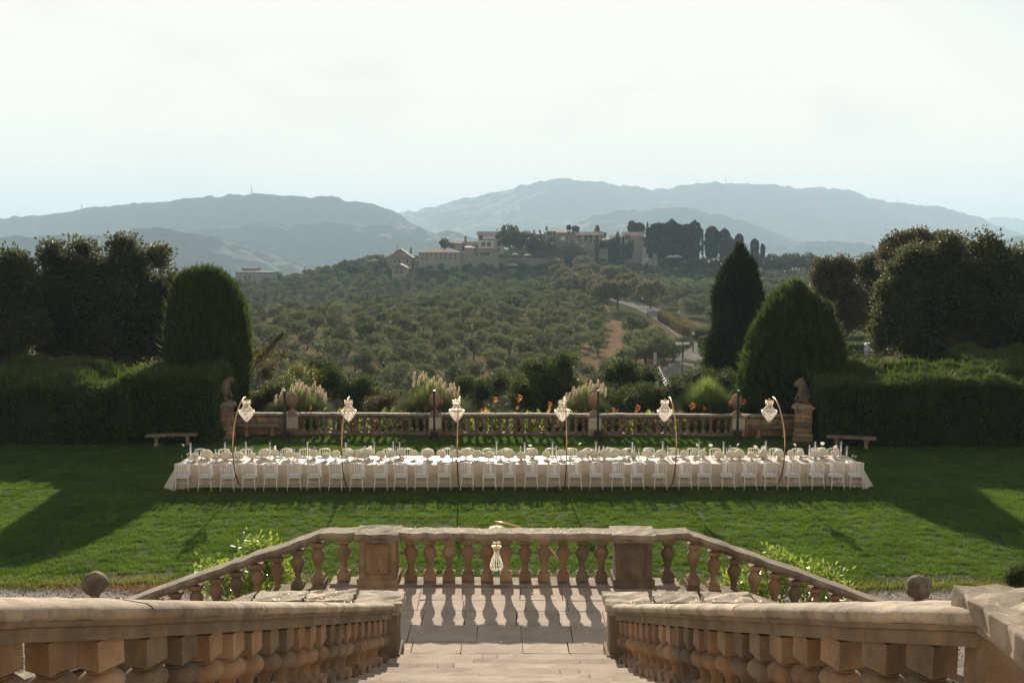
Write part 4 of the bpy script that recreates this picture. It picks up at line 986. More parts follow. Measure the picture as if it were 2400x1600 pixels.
pts = np.array(pts); ok = pts[:, 1] > edge_y(pts[:, 0])+.52; pts = pts[ok]
n = len(pts); gn_scatter('lawn_grass', pts, r.uniform(.85, 1.15, n), r.integers(0, 4, n)*math.pi/2+r.uniform(-.3,.3,n), r.integers(0, 4, n), GP, 'stuff', 'short mown lawn grass')
# ragged edge along the gravel
n = 30000; x = r.uniform(-15, 15, n); y = edge_y(x)+r.exponential(.16, n)*r.choice([1, 1, 1, -.6], n); y = np.clip(y, 21.6, 22.9)
V, Fs = leaf_quads(np.stack([x, y, np.zeros(n)], 1), np.stack([r.normal(size=n)*.5, r.normal(size=n)*.5-.2, np.ones(n)], 1), .085, .14, .2, 5, True)
M['grass_edge'] = leafm('dry_edge_grass', (.07,.11,.02), (.26,.22,.09), .4, None, 1.2, .6, .2, .5)
o = link('lawn_edge_grass', np_mesh('lawn_edge_grass', V, Fs), M['grass_edge']); tag(o, kind='stuff')
# dry needles on the gravel at the left
n = 9000; x = r.normal(-7.4, 1.6, n); y = 21.95+r.normal(size=n)*.16+.05*np.sin(x*4)
V, Fs = leaf_quads(np.stack([x, y, np.full(n, .0)], 1), np.stack([r.normal(size=n), r.normal(size=n), np.full(n, .12)], 1), .07, .15, .2, 6, True)
M['needles'] = plain('dry_needles', (.40,.24,.12), .9, var=.3); o = link('fallen_needles', np_mesh('fallen_needles', V, Fs), M['needles']); tag(o, kind='stuff')
n = 26000; x = r.uniform(-15, 15, n); y = r.uniform(15.5, 22.1, n)
V, Fs = leaf_quads(np.stack([x, y, np.full(n, -.012)], 1), np.stack([r.normal(size=n), r.normal(size=n), np.full(n, .3)], 1), .035, .9, .3, 6)
o = link('gravel_stones', np_mesh('gravel_stones', V, Fs), M['gravel']); tag(o, kind='stuff')

# ---------------- clipped conifers and hedges
M['cypress'] = leafm('conifer_green', (.024,.040,.012), (.078,.104,.030), .34, None, 1.3, .6, .2, .55)
M['cypress_dark'] = leafm('dark_conifer', (.011,.018,.008), (.030,.042,.015), .2, None, 1.0, .6, .2, .5)
M['hedge'] = leafm('hedge_green', (.030,.048,.016), (.092,.120,.034), .34, None, 1.6, .6, .2, .55)
M['inner'] = plain('dark_core_fill', (.012,.017,.007), .95)  # near-black colour for solid cores added inside foliage, not modelled twigs
M['bark'] = stone('bark', (.09,.07,.05), (.17,.13,.095), (.2,.18,.14), dirt=.4, spots=.2, sc_=2)
def revolve_points(prof, n, seed, sq=1.0):
    """random points on a surface of revolution given (r,z) profile; with normals"""
    r = np.random.default_rng(seed); pr = np.array(prof, float); seg = np.diff(pr, axis=0); Ls = np.linalg.norm(seg, axis=1); w = Ls*(pr[:-1, 0]+pr[1:, 0])/2; w /= w.sum()
    j = r.choice(len(seg), n, p=w); t = r.random(n); q = pr[j]+seg[j]*t[:, None]; a = r.uniform(0, 2*math.pi, n)
    P = np.stack([q[:, 0]*np.cos(a), q[:, 0]*np.sin(a)*sq, q[:, 1]], 1); nr = seg[j][:, 1]/Ls[j]; nz_ = -seg[j][:, 0]/Ls[j]
    Nn = np.stack([nr*np.cos(a), nr*np.sin(a), nz_], 1); return P, Nn
def topiary(name, loc, prof, n, mat, lab, cat, s=.30, up=.9, trunk=.18, seed=1, lump=.10, group=None, asp=.16):
    e = empty(name, loc); tag(e, lab, cat, group)
    prof = [(rr, zz) for rr, zz in prof]
    P, Nn = revolve_points(prof, n, seed); 
    an = np.arctan2(P[:, 1], P[:, 0]); off = fbm(P[:, 0]*1.1+9+P[:, 2]*.2, P[:, 1]*1.1+9+P[:, 2]*.55, seed, 4, False)*lump+fbm(an*15+30, P[:, 2]*.7+9, seed+1, 3, False)*lump*1.0
    P = P+Nn*off[:, None]; rr = np.random.default_rng(seed); P -= Nn*rr.exponential(.06, n)[:, None]
    D = Nn*.35+np.array([0, 0, up]); V, Fs = leaf_quads(P, D, s, asp, .24, seed, True)
    # some longer stray sprigs
    m = n//60; V2, F2 = leaf_quads(P[:m]+Nn[:m]*.02, D[:m]+Nn[:m]*.4, s*2.0, .09, .25, seed+1, True)
    V, Fs = stack([(V, Fs), (V2, F2)]); link('foliage', np_mesh('foliage', V, Fs), mat, e)
    b = MB(); b.lathe([(max(.01, a-.16), z_-(.1 if z_ > .5 else 0)) for a, z_ in prof], 20); b.build('dark_core', M['inner'], e, smooth=True)  # added dark body under the sprigs, stands in for the unlit inside
    b = MB(); b.lathe([(trunk, -.4), (trunk*.8, .6), (trunk*.6, prof[-1][1]*.7)], 10); b.build('trunk', M['bark'], e); return e
pA = at(492, 1020, 42.9)
topiary('round_topiary', (pA[0], 42.9, -.1), [(1.0,.2),(1.42,.6),(1.58,1.4),(1.66,2.6),(1.68,3.8),(1.63,4.6),(1.48,5.4),(1.22,6.05),(.88,6.5),(.46,6.76),(.05,6.85)], 62000, M['cypress'], 'tall round topped clipped conifer rising behind the left lion pillar', 'tree', .26, .95, .2, 2, .13)
pB = at(1857, 1020, 43.2)
topiary('conical_topiary', (pB[0], 43.2, -.1), [(1.5,.1),(2.0,.7),(2.17,1.6),(2.15,2.5),(1.98,3.4),(1.70,4.3),(1.30,5.15),(.85,5.8),(.42,6.25),(.05,6.42)], 62000, M['cypress'], 'broad egg shaped clipped conifer behind the right lion pillar', 'tree', .26, .55, .2, 3, .18)
pC = at(1728, 900, 62); zc = z1(pC[0], 62)-1.2
hC = zof(577, 62, 1728)-zc
topiary('dark_cypress', (pC[0], 62, zc), [(.7,.4),(1.5,hC*.10),(1.95,hC*.25),(1.98,hC*.40),(1.85,hC*.55),(1.6,hC*.70),(1.18,hC*.84),(.7,hC*.94),(.1,hC)], 52000, M['cypress_dark'], 'tall dark cypress between the road and the conical topiary', 'tree', .30, .8, .3, 4, .17)
def hedge(name, cx, cy, sx, sy, h, n, lab, seed, rz=0, hump=.25, s=.22, drop=None, mat=None, z0=0, rough=.20):
    e = empty(name, (cx, cy, z0), rz); tag(e, lab, 'hedge', 'clipped hedges')
    r = np.random.default_rng(seed); A = np.array([sx*h, sx*sy*1.5, sy*h, sy*h, sx*h*.25]); A = A/A.sum(); f = r.choice(5, n, p=A); u = r.uniform(-.5, .5, n); v = r.random(n)
    P = np.zeros((n, 3)); Nn = np.zeros((n, 3))
    k = f == 0; P[k] = np.stack([u[k]*sx, np.full(k.sum(), -sy/2), v[k]*h], 1); Nn[k] = (0, -1, 0)
    k = f == 4; P[k] = np.stack([u[k]*sx, np.full(k.sum(), sy/2), v[k]*h], 1); Nn[k] = (0, 1, 0)
    k = f == 1; P[k] = np.stack([u[k]*sx, (v[k]-.5)*sy, np.full(k.sum(), h)], 1); Nn[k] = (0, 0, 1)
    k = f == 2; P[k] = np.stack([np.full(k.sum(), sx/2), u[k]*sy, v[k]*h], 1); Nn[k] = (1, 0, 0)
    k = f == 3; P[k] = np.stack([np.full(k.sum(), -sx/2), u[k]*sy, v[k]*h], 1); Nn[k] = (-1, 0, 0)
    wz = P[:, 2]/h
    top = hump*(np.sin(P[:, 0]*.9+seed)*.4+np.sin(P[:, 0]*2.1+seed*2)*.25+P[:, 1]/sy*1.1)
    P[:, 2] += top*wz**2
    off = fbm(P[:, 0]*.9+20, P[:, 2]*1.1+P[:, 1]*.9+20, seed, 4, False)*rough; P += Nn*off[:, None]-Nn*r.exponential(.04, n)[:, None]
    # rounded shoulder
    ed = np.clip(1-np.abs(P[:, 1]+sy/2)/.5, 0, 1)*np.clip((P[:, 2]-h+.5)/.5, 0, 1); P[:, 2] -= ed*.16
    D = Nn*.55+np.array([0, 0, .75]); V, Fs = leaf_quads(P, D, s, .17, .30, seed, True)
    m = n//40; tp = np.nonzero(f == 1)[0][:m]; V2, F2 = leaf_quads(P[tp], np.tile([.2, -.1, 1.0], (len(tp), 1)), s*1.9, .10, .35, seed+1, True)
    V, Fs = stack([(V, Fs), (V2, F2)]); link('foliage', np_mesh('foliage', V, Fs), mat or M['hedge'], e)
    b = MB(); b.box((0, 0, h/2-.09), (sx-.26, sy-.26, h-.20)); b.build('dark_core', M['inner'], e); return e  # dark box added behind the hedge leaves as their shaded depth
xl = xof(494, 38.5, 1040); hedge('clipped_hedge', (xl-1.6-13)/2+0, 41.3, 1, 1, 1, 10, 'x', 1) if False else None
hedge('clipped_hedge', xl-1.75, 40.0, 3.5, 2.6, 2.72, 26000, 'dark clipped conifer hedge end block just left of the left lion pillar', 5, hump=.04)
hedge('clipped_hedge', xl-3.2-7, 41.0, 14.2, 5.2, 2.45, 88000, 'long deep clipped hedge at the left with a sunlit shaggy top', 6, hump=.30)
xr = xof(1925, 38.6, 1040)
hedge('clipped_hedge', xr+4.5, 40.6, 9.0, 4.0, 2.62, 72000, 'long clipped hedge right of the right lion pillar with a bright green top', 7, hump=.18)
hedge('clipped_hedge', xr+11.5, 42.6, 8.0, 4.5, 3.1, 46000, 'taller clipped hedge block at the far right edge', 8, hump=.2)

# ---------------- broadleaf trees
M['oak'] = leafm('dark_oak_leaves', (.020,.028,.012), (.074,.084,.034), .24, (.17,.18,.07), .8, .6, .16, .6)
M['oak2'] = leafm('brown_green_leaves', (.040,.040,.020), (.115,.098,.050), .22, (.2,.17,.07), .8, .6, .16, .6)
M['bush'] = leafm('bush_leaves', (.030,.046,.014), (.085,.105,.038), .28, None, 1.2, .6, .15, .6)
M['bush_yellow'] = leafm('yellow_green_leaves', (.07,.085,.022), (.17,.18,.05), .35, None, 1.2, .5, .4, .6)
M['citrus'] = leafm('glossy_citrus_leaves', (.035,.08,.012), (.15,.24,.04), .35, (.36,.48,.06), 2.5, .25, .6, .6)
def crown_leaves(lobes, n, s, seed, asp=.6, shell=.5, clump=.35, per=45, jit=1.0):
    """lobes: (x,y,z,rx,ry,rz); leaves gathered in clumps on and inside the lobes"""
    r = np.random.default_rng(seed); w = np.array([l[3]*l[4]+l[3]*l[5] for l in lobes]); w = w/w.sum(); nc = max(1, n//per)
    li = r.choice(len(lobes), nc, p=w); Lb = np.array(lobes); d = sph(nc, seed+1); rad = 1-r.beta(1, 3, nc)*shell+r.normal(size=nc)*.03
    cc = Lb[li, :3]+d*Lb[li, 3:]*rad[:, None]
    idx = np.repeat(np.arange(nc), per); off = np.clip(r.normal(size=(len(idx), 3)), -1.6, 1.6)*clump*r.uniform(.6, 1.3, nc)[idx][:, None]*.5
    P = cc[idx]+off; D = d[idx]*.6+off/(clump+1e-6)*.5+np.array([0, 0, .25]); return leaf_quads(P, D, s, asp, jit*.6, seed+2)
def tree(name, loc, lobes, n, s, mat, lab, cat='tree', seed=1, trunk=.3, th=None, group=None, clump=.35, asp=.6, shell=.5, per=45, limbs=True, core=.60, subl=7):
    e = empty(name, loc, 0); tag(e, lab, cat, group); big = lobes
    if subl:
        r = np.random.default_rng(seed+77); nl = []
        for (x, y, z, rx, ry, rz_) in lobes:
            nl.append((x, y, z, rx*.74, ry*.74, rz_*.74))
            for d in sph(subl, 0, r): q = r.uniform(.18, .36); nl.append((x+d[0]*rx*.70, y+d[1]*ry*.70, z+d[2]*rz_*.70, rx*q, ry*q, rz_*q))
        lobes = nl
    V, Fs = crown_leaves(lobes, n, s, seed, asp, shell, clump, per); link('crown', np_mesh('crown', V, Fs), mat, e)
    if core:
        b = MB()
        for (x, y, z, rx, ry, rz_) in big:
            b.lathe([(core*math.sin(t), core*math.cos(t)) for t in np.linspace(math.pi-.1, .1, 7)], 9); m_ = len(b.v)-63; b.v[m_:] = [(x+v[0]*rx, y+v[1]*ry, z+v[2]*rz_) for v in b.v[m_:]]
        tag(b.build('dark_core', M['inner'], e), kind='stuff')  # dark blobs added in the lobes so the crown isn't see-through
    b = MB(); Lb = np.array(big); c = Lb[:, :3].mean(0); th = th or max(.3, (Lb[:, 2]-Lb[:, 5]).min()+.4)
    b.tube([(0,0,-.5),(0.05,0,th*.5),(c[0]*.2,c[1]*.2,th)], [trunk*1.3, trunk, trunk*.85], 8)
    if limbs:
        for l in big[:7]: b.tube([(c[0]*.2,c[1]*.2,th*.9),((l[0]+c[0]*.2)/2,(l[1]+c[1]*.2)/2,(l[2]+th)/2*.95),(l[0],l[1],l[2])], [trunk*.6, trunk*.4, trunk*.12], 6)
    b.build('trunk', M['bark'], e, smooth=True); return e
def lobes_from_px(specs, Y, base, px0, dy=1.0, seed=0):
    """specs (px,py,halfwidth_px) in the photo at distance Y -> lobes relative to a trunk foot"""
    r = random.Random(seed); x0 = xof(px0, Y); L0 = []
    for (px_, py_, hw) in specs:
        p = at(px_, py_, Y); rr = hw/F*Y; L0.append((p[0]-x0, r.uniform(-.5, .5)*rr*dy, p[2]-base, rr, rr*.95, rr*.9))
    return (x0, Y, base), L0
loc, lb_ = lobes_from_px([(150,655,58),(235,645,55),(300,632,48),(120,710,72),(210,715,88),(310,700,80),(372,685,40),(392,735,36),(150,780,85),(280,780,95),(370,800,60),(128,606,32),(198,584,30),(288,580,32),(368,606,26),(410,668,22)], 53, -1.3, 240)
tree('evergreen_oak', loc, lb_, 100000, .17, M['oak'], 'huge dark evergreen oak behind the left hedge', seed=11, trunk=.4, th=2.5, clump=.55)
loc, lb_ = lobes_from_px([(20,650,50),(25,615,26),(55,680,36),(-30,660,70),(10,740,80),(60,760,60),(-40,800,80)], 50, -1.2, 0)
tree('evergreen_oak', loc, lb_, 60000, .17, M['oak'], 'dark evergreen oak cut by the left edge of the photo', seed=12, trunk=.35, th=2.5, clump=.55)
loc, lb_ = lobes_from_px([(2160,640,68),(2230,630,62),(2310,635,68),(2370,645,50),(2150,602,30),(2222,584,30),(2312,578,34),(2392,606,26),(2108,645,28),(2076,690,20),(2082,762,22),(2064,805,16),(2120,690,50),(2210,700,100),(2330,700,95),(2100,760,60),(2200,800,95),(2330,810,100),(2085,730,30),(2450,640,80),(2440,780,90)], 52, -1.0, 2260)
tree('evergreen_oak', loc, lb_, 130000, .17, M['oak'], 'massive dark evergreen oak at the right edge, light brown tips on its left side', seed=13, trunk=.45, th=2.5, clump=.55)
loc, lb_ = lobes_from_px([(2110,585,42),(2160,572,38),(2220,575,35),(2090,610,32)], 66, -2, 2140)
tree('evergreen_oak', loc, lb_+[(0,0,4,1.6,1.4,2)], 22000, .17, M['oak2'], 'brown green oak top showing above and behind the massive right oak', seed=14, trunk=.35, th=3, clump=.5)
loc, lb_ = lobes_from_px([(1945,640,38),(1985,630,32),(1935,690,36),(1985,690,42),(1950,740,40),(1990,750,40)], 70, -2.8, 1965)
tree('broadleaf_tree', loc, lb_, 30000, .16, M['oak2'], 'brownish open crowned tree right of the conical topiary', seed=15, trunk=.3, th=2, clump=.5)
loc, lb_ = lobes_from_px([(2045,630,38),(2075,650,34),(2040,690,42),(2070,720,40),(2050,750,36)], 72, -2.8, 2055)
tree('broadleaf_tree', loc, lb_, 28000, .16, M['oak'], 'dark narrow tree between the brownish tree and the massive right oak', seed=16, trunk=.3, th=2, clump=.5)

# bushes just beyond the garden balustrade
def bush(px_, py_, hw, Y, lab, mat='bush', n=14000, s=.075, seed=1, name='bush', squash=.8, extra=(), clump=.28):
    base = z1(xof(px_, Y), Y); loc, lb_ = lobes_from_px([(px_, py_, hw)]+list(extra), Y, base, px_, seed=seed)
    zc = lb_[0][2]; lb_ = lb_+[(0, 0, zc*.45, lb_[0][3]*.85, lb_[0][4]*.8, max(.4, zc*.55))]
    return tree(name, loc, lb_, int(n*1.6), s*1.1, M[mat], lab, 'bush' if name == 'bush' else 'tree', seed, .09, .5, None, clump=clump, core=.42 if n > 11000 else 0, subl=5)
bush(1292, 905, 68, 50, 'large dark rounded tree behind the middle of the garden balustrade', n=30000, seed=21, name='broadleaf_tree', extra=[(1230,920,52),(1350,925,45),(1260,865,40),(1320,858,40),(1290,960,80)], s=.085)
bush(830, 925, 52, 50, 'dark mixed bush between the left and middle pampas clumps', n=20000, seed=22, extra=[(780,895,45),(880,945,40),(745,880,36)])
bush(885, 958, 34, 45, 'bush with pale dry flower heads right of the left pampas clump', 'oak2', n=9000, seed=23, s=.055, extra=[(915,940,20)])
bush(690, 880, 30, 48, 'yellow green shoots rising behind the left pampas clump', 'bush_yellow', n=3800, seed=24, s=.06, extra=[(668,900,24),(705,870,22),(735,885,22)])
bush(622, 950, 42, 45.5, 'nearly black shrub between the round topiary and the left pampas clump', 'oak', n=14000, seed=25, extra=[(600,980,40),(640,920,32)])
bush(625, 860, 30, 52, 'sparse brown twiggy shrub right of the round topiary', 'oak2', n=4500, seed=26, extra=[(600,830,18),(660,830,14)])
bush(1130, 925, 40, 54, 'olive green bush right of the middle pampas clump', n=12000, seed=27, extra=[(1170,900,36),(1085,905,30)])
bush(1470, 900, 60, 52, 'vine covered mound left of the fence and road', 'bush', n=16000, seed=28, extra=[(1430,880,34),(1520,885,38),(1465,868,36)], s=.07)
bush(1490, 950, 70, 45.5, 'dark sheared ivy bank behind the balustrade, right of the thin pampas', 'bush', n=26000, seed=29, extra=[(1420,955,50),(1560,945,45),(1590,915,34)], s=.06)
bush(1640, 890, 44, 50, 'sunlit shrub below the bend of the road', 'bush', n=14000, seed=30, extra=[(1600,900,38),(1690,895,40)], s=.06)
bush(2010, 858, 38, 47, 'silvery feathery shrub behind the right hedge', 'bush_silver' if 'bush_silver' in M else 'bush', n=9000, seed=31, extra=[(1975,865,34),(2060,862,30)], s=.05)
bush(1690, 800, 34, 75, 'rounded bush beside the road, left of the dark cypress', 'bush', n=9000, seed=32, extra=[(1655,820,24),(1660,860,28)], s=.10)
# slender leaning conifer shoot right of round topiary
e = empty('leaning_conifer', tuple(at(600, 850, 44.5))); tag(e, 'thin conifer branch leaning out to the right of the round topiary', 'branch')
p1 = at(662, 782, 44.5)-at(600, 850, 44.5); tt_ = np.random.default_rng(5).random(1500); Pq = p1[None]*tt_[:, None]+np.random.default_rng(6).normal(size=(1500, 3))*(.16*(1-tt_)+.03)[:, None]
V, Fs = leaf_quads(Pq[:700], np.tile(p1/np.linalg.norm(p1), (700, 1)), .22, .16, .5, 4, True); link('foliage', np_mesh('foliage', V, Fs), M['oak2'], e)
MB().tube([(-.6,0,-1.2), (0,0,0), tuple(p1)], [.05,.03,.008], 5).build('stem', M['bark'], e)

n = 90000; r = np.random.default_rng(55); Yq = r.uniform(41.6, 62, n); Xq = (r.uniform(300, 2150, n)-1200)/F*Yq; Zq = zt(Xq, Yq)+r.exponential(.16, n)
V, Fs = leaf_quads(np.stack([Xq, Yq, Zq], 1), r.normal(size=(n, 3))+[0,0,.8], .15, .6, .4, 56); o = link('undergrowth', np_mesh('undergrowth', V, Fs), M['bush']); tag(o, kind='stuff')
# foreground citrus shrubs at the foot of the flights
def citrus(specs, Y, lab, seed, n):
    loc, lb_ = lobes_from_px(specs, Y, 0, specs[0][0], seed=seed); e = tree('citrus_shrub', loc, lb_, n, .085, M['citrus'], lab, 'shrub', seed, .05, .5, 'citrus shrubs below the side flights', clump=.22, asp=.45, shell=.7, per=24, limbs=True, core=0, subl=0); return e
citrus([(640,1370,48),(600,1340,38),(560,1385,48),(505,1355,34),(620,1300,26),(585,1285,18),(490,1330,20),(660,1345,28)], 17.6, 'leafy sunlit citrus shrub behind the left side flight balusters', 41, 4200)
citrus([(1800,1370,50),(1840,1345,42),(1900,1365,48),(1740,1385,46),(1830,1315,24),(1945,1375,36),(1960,1400,36),(1720,1360,22)], 17.6, 'leafy sunlit citrus shrub behind the right side flight balusters', 42, 5200)
e = bush(2392, 1340, 22, 22.4, 'small dark box shrub at the right edge of the lawn', 'bush', n=5000, seed=43, s=.04, clump=.12)

# ---------------- pampas grass
M['pampas'] = leafm('pampas_blades', (.11,.13,.07), (.26,.28,.16), .45, None, 2, .9, .0, .6)
M['green_blades'] = leafm('green_grass_blades', (.09,.13,.05), (.21,.25,.11), .45, None, 2, .9, .0, .6)
M['plume'] = leafm('pampas_plumes', (.52,.45,.34), (.74,.66,.53), .45, (.75,.64,.48), 3, .8, .1, .5)
def pampas(px_, Y, w_px, ytop, lab, plumes, seed, mat='pampas', n=10000, ypl=None, h_sc=1.0):
    x = xof(px_, Y); base = z1(x, Y)-.05; H = (zof(ytop, Y, px_)-base)*h_sc; W = w_px/F*Y/2
    e = empty('pampas_clump' if plumes else 'grass_clump', (x, Y, base)); tag(e, lab, 'grass clump', 'tall grass clumps behind the balustrade')
    r = np.random.default_rng(seed); a = r.uniform(0, 2*math.pi, n); out_ = r.beta(1.6, 1.2, n); K = 5; V = []; 
    c, s = np.cos(a), np.sin(a); w = .015*r.uniform(.6, 1.3, n); R0 = r.random(n)*.35
    rows_ = []
    ln = H*(1.10-.08*out_)*r.uniform(.72, 1.0, n)
    for k in range(K+1):
        t = k/K; rad = R0+(W*1.1)*out_*(.3*t+.7*t*t); z_ = ln*(t-.42*out_*t**3)
        ww = w*(1-t**2*.95); rows_.append((np.stack([c*rad-s*ww, s*rad+c*ww, z_], 1), np.stack([c*rad+s*ww, s*rad-c*ww, z_], 1)))
    Vs = np.concatenate([np.stack([l_, r_], 1).reshape(-1, 3) for l_, r_ in rows_]); Fs = []
    i2 = np.arange(n)*2
    for k in range(K): b = k*2*n; Fs.append(np.stack([b+i2, b+i2+1, b+2*n+i2+1, b+2*n+i2], 1))
    link('blades', np_mesh('blades', Vs, np.concatenate(Fs)), M[mat], e)
    rr = random.Random(seed)
    for q, (ppx, ppy) in enumerate(plumes):
        px3 = xof(ppx, Y)-x; tz = zof(ppy, Y, ppx)-base; yy = rr.uniform(-.4, .4); hh = rr.uniform(.30, .50); m = 260
        t = np.random.default_rng(seed*50+q).random(m); g = np.random.default_rng(seed*50+q+1)
        rad = .038*np.sin(np.clip(t*1.05+.08, 0, 1)*math.pi)**.8; aa = g.uniform(0, 6.28, m)
        P = np.stack([px3+rad*np.cos(aa)*g.random(m)+t*.05, yy+rad*np.sin(aa)*g.random(m), tz-hh+t*hh*.9], 1)
        V, F_ = leaf_quads(P, np.stack([np.cos(aa)*.5, np.sin(aa)*.5, np.full(m, 1.2)], 1), .085, .22, .2, seed+q, True)
        o = link('plume', np_mesh('plume', V, F_), M['plume'], e)
        MB().tube([(px3*.3, yy*.3, .1), (px3*.9, yy, tz-hh), (px3+.02, yy, tz-hh*.5)], [.006,.005,.003], 4).build('stalk', M['pampas'], o)
    return e
rp_ = random.Random(3)
def pl(x0, x1, f, n): return [(x0+(x1-x0)*(i+.5)/n+rp_.uniform(-4,4), f((x0+(x1-x0)*(i+.5)/n))+rp_.uniform(-8, 10)) for i in range(n)]
pampas(703, 43.4, 150, 905, 'pampas clump with pinkish plumes behind the leftmost egg finial', pl(650, 765, lambda x: 893+abs(x-712)*.45, 26), 1)
pampas(1010, 43.6, 175, 890, 'tallest pampas clump with cream plumes behind the second light post', pl(962, 1075, lambda x: 875+max(0, x-985)*.42, 20), 2)
pampas(1370, 43.6, 130, 905, 'thin pampas clump with sparse plumes behind the third light post', pl(1325, 1418, lambda x: 898+abs(x-1395)*.2, 17), 3)
pampas(1655, 43.8, 165, 885, 'green arching grass clump without plumes, left of the rightmost light post', [], 4, 'green_blades', 9000, h_sc=1.02)

# ---------------- canna lilies behind the balusters
M['canna'] = leafm('canna_leaves', (.04,.07,.018), (.12,.16,.04), .4, (.26,.33,.06), 2, .4, .4, .6)
M['canna_dark'] = leafm('canna_bronze_leaves', (.05,.035,.02), (.12,.06,.035), .35, (.22,.12,.05), 2, .4, .4, .6)
M['orange'] = leafm('orange_petals', (.72,.13,.02), (.85,.24,.05), .4, (.9,.25,.04), 6, .5, .3, .6)
def canna_mesh(seed, dark=False):
    r = np.random.default_rng(seed); V = []; Fs = []
    for k in range(7):
        a = k*2.4+r.uniform(-.3, .3); z_ = .12+.09*k; ln = r.uniform(.30, .45); w = r.uniform(.07, .11); lean = r.uniform(.35, .8); b = len(V)
        for j, (t, ww) in enumerate(((0,.1),(.3,.9),(.6,1),(.85,.6),(1,.02))):
            rad = ln*t*lean; zz = z_+ln*t*(1.1-.5*t*lean); c, s = math.cos(a), math.sin(a)
            V += [(c*rad-s*w*ww, s*rad+c*w*ww, zz+.02), (c*rad, s*rad, zz-.015), (c*rad+s*w*ww, s*rad-c*w*ww, zz+.02)]
        for j in range(4):
            q = b+j*3; Fs += [(q, q+1, q+4, q+3), (q+1, q+2, q+5, q+4)]
    b = MB(); b.v = [tuple(map(float, v)) for v in V]; b.f = Fs; b.tube([(0,0,0),(0,0,.8)], .012, 5); m = b.mesh('leaves', True); m.materials.append(M['canna_dark' if dark else 'canna']); return m
CMs = [canna_mesh(1), canna_mesh(2), canna_mesh(3, True)]
ob = np.random.default_rng(4); Pq = ob.normal(size=(26, 3))*np.array([.05,.05,.07]); V, Fs = leaf_quads(Pq*1.3, Pq*8+[0,0,.3], .085, .6, .5, 4); OM = np_mesh('flower', V, Fs); OM.materials.append(M['orange'])
flw = [(727,955,1),(795,968,1),(940,967,1),(997,956,1),(1033,942,.9),(1128,963,.9),(1137,961,1.2),(1160,937,1.3),(1217,933,1.5),(1212,955,.8),(1240,970,1.1),(1288,948,1.2),(1286,962,.9),(1350,965,.8),(1370,963,1),(1437,960,.9),(1494,956,1.3),(1622,951,1.4),(1650,958,1),(1710,945,1),(1744,941,1),(1020,985,0),(840,970,.7),(1530,968,.7),(1055,966,.8)]
i = 0
for pi__, (a_, b_) in enumerate(((706,1004),(1037,1376),(1410,1709))):
    nn = int((b_-a_)/13)
    for k in range(nn):
        px_ = a_+(b_-a_)*(k+.5)/nn+rp_.uniform(-4,4); Y = 41.75+rp_.uniform(0,.8); x = xof(px_, Y); s = rp_.uniform(.9,1.3)
        e = empty('canna_plant', (x, Y, -.35), rp_.uniform(0,6)); o = link('leaves', CMs[rp_.choice([0,1,0,1,2])], None, e); o.scale = (s,s,s)
        tag(e, '%s leafy canna from the left behind the %s run of garden balusters' % (ordi(k+1), ('left','middle','right')[pi__]), 'plant', 'leafy canna plants in the bed behind the balustrade'); i += 1
for k, (px_, py_, s) in enumerate(flw):
    if s == 0: continue
    Y = 41.9; p = at(px_, py_, Y); e = empty('flowering_canna', (p[0], Y, -.35)); tag(e, '%s orange canna flower from the left along the garden balustrade' % ordi(k+1), 'flower', 'orange canna flowers')
    link('leaves', CMs[k % 3], None, e); o = link('flower', OM, None, e, (0,0,p[2]+.35)); o.scale = (s*.5,)*3; tag(o, kind='stuff')
    MB().tube([(0,0,.3),(.01,0,p[2]+.30)], .008, 5).build('stalk', M['canna'], e)
# ================================================================ road and grove
def asphalt():
    m, nt = new_mat('pale_road'); P = worldpos(nt)
    c = ramp(nt, noise(nt, P, .5, 8, .7), [(.3, (.14,.133,.12)), (.7, (.22,.205,.185))]); out(nt, principled(nt, c, .9, bump(nt, noise(nt, P, 12, 4), .4, .02), 0.0).outputs[0]); return m
M['road'] = asphalt()
def ribbon(name, pxs, w, mat, dz=.12, n=90):
    P = [hit(a, b) for a, b in pxs]; P = np.array([p for p in P if p is not None]); s = np.concatenate([[0], np.cumsum(np.linalg.norm(np.diff(P[:, :2], axis=0), axis=1))]); q = np.linspace(0, s[-1], n)
    X = np.interp(q, s, P[:, 0]); Y = np.interp(q, s, P[:, 1])
    for _ in range(4): X[1:-1] = (X[:-2]+2*X[1:-1]+X[2:])/4; Y[1:-1] = (Y[:-2]+2*Y[1:-1]+Y[2:])/4
    dx = np.gradient(X); dy = np.gradient(Y); l = np.hypot(dx, dy); nx, ny = -dy/l, dx/l; ks = np.linspace(-1, 1, 7); W = np.broadcast_to(w, (n,))/2 if np.ndim(w) == 0 else np.interp(q/s[-1], np.linspace(0,1,len(w)), w)/2
    VX = X[:, None]+nx[:, None]*ks*W[:, None]; VY = Y[:, None]+ny[:, None]*ks*W[:, None]; VZ = zt(VX.ravel(), VY.ravel()).reshape(VX.shape)+dz
    V = np.stack([VX.ravel(), VY.ravel(), VZ.ravel()], 1); a = (np.arange(n-1)[:, None]*7+np.arange(6)).ravel(); o = link(name, np_mesh(name, V, np.stack([a, a+7, a+8, a+1], 1), True), mat); tag(o, kind='structure'); return np.stack([X, Y], 1)
RD = [(1545,925),(1575,895),(1615,862),(1645,835),(1650,812),(1625,790),(1590,765),(1555,745),(1520,727),(1480,712),(1450,702),(1425,692),(1400,682),(1370,672),(1345,664),(1325,655),(1315,645)]
road_c = ribbon('road', RD, [6,6.5,7,6,6,6.5,7,7,7], M['road'])
M['track'] = plain('dirt_track', (.17,.12,.072), 1.0, 0, 0.0, var=.25, vs_=.8)
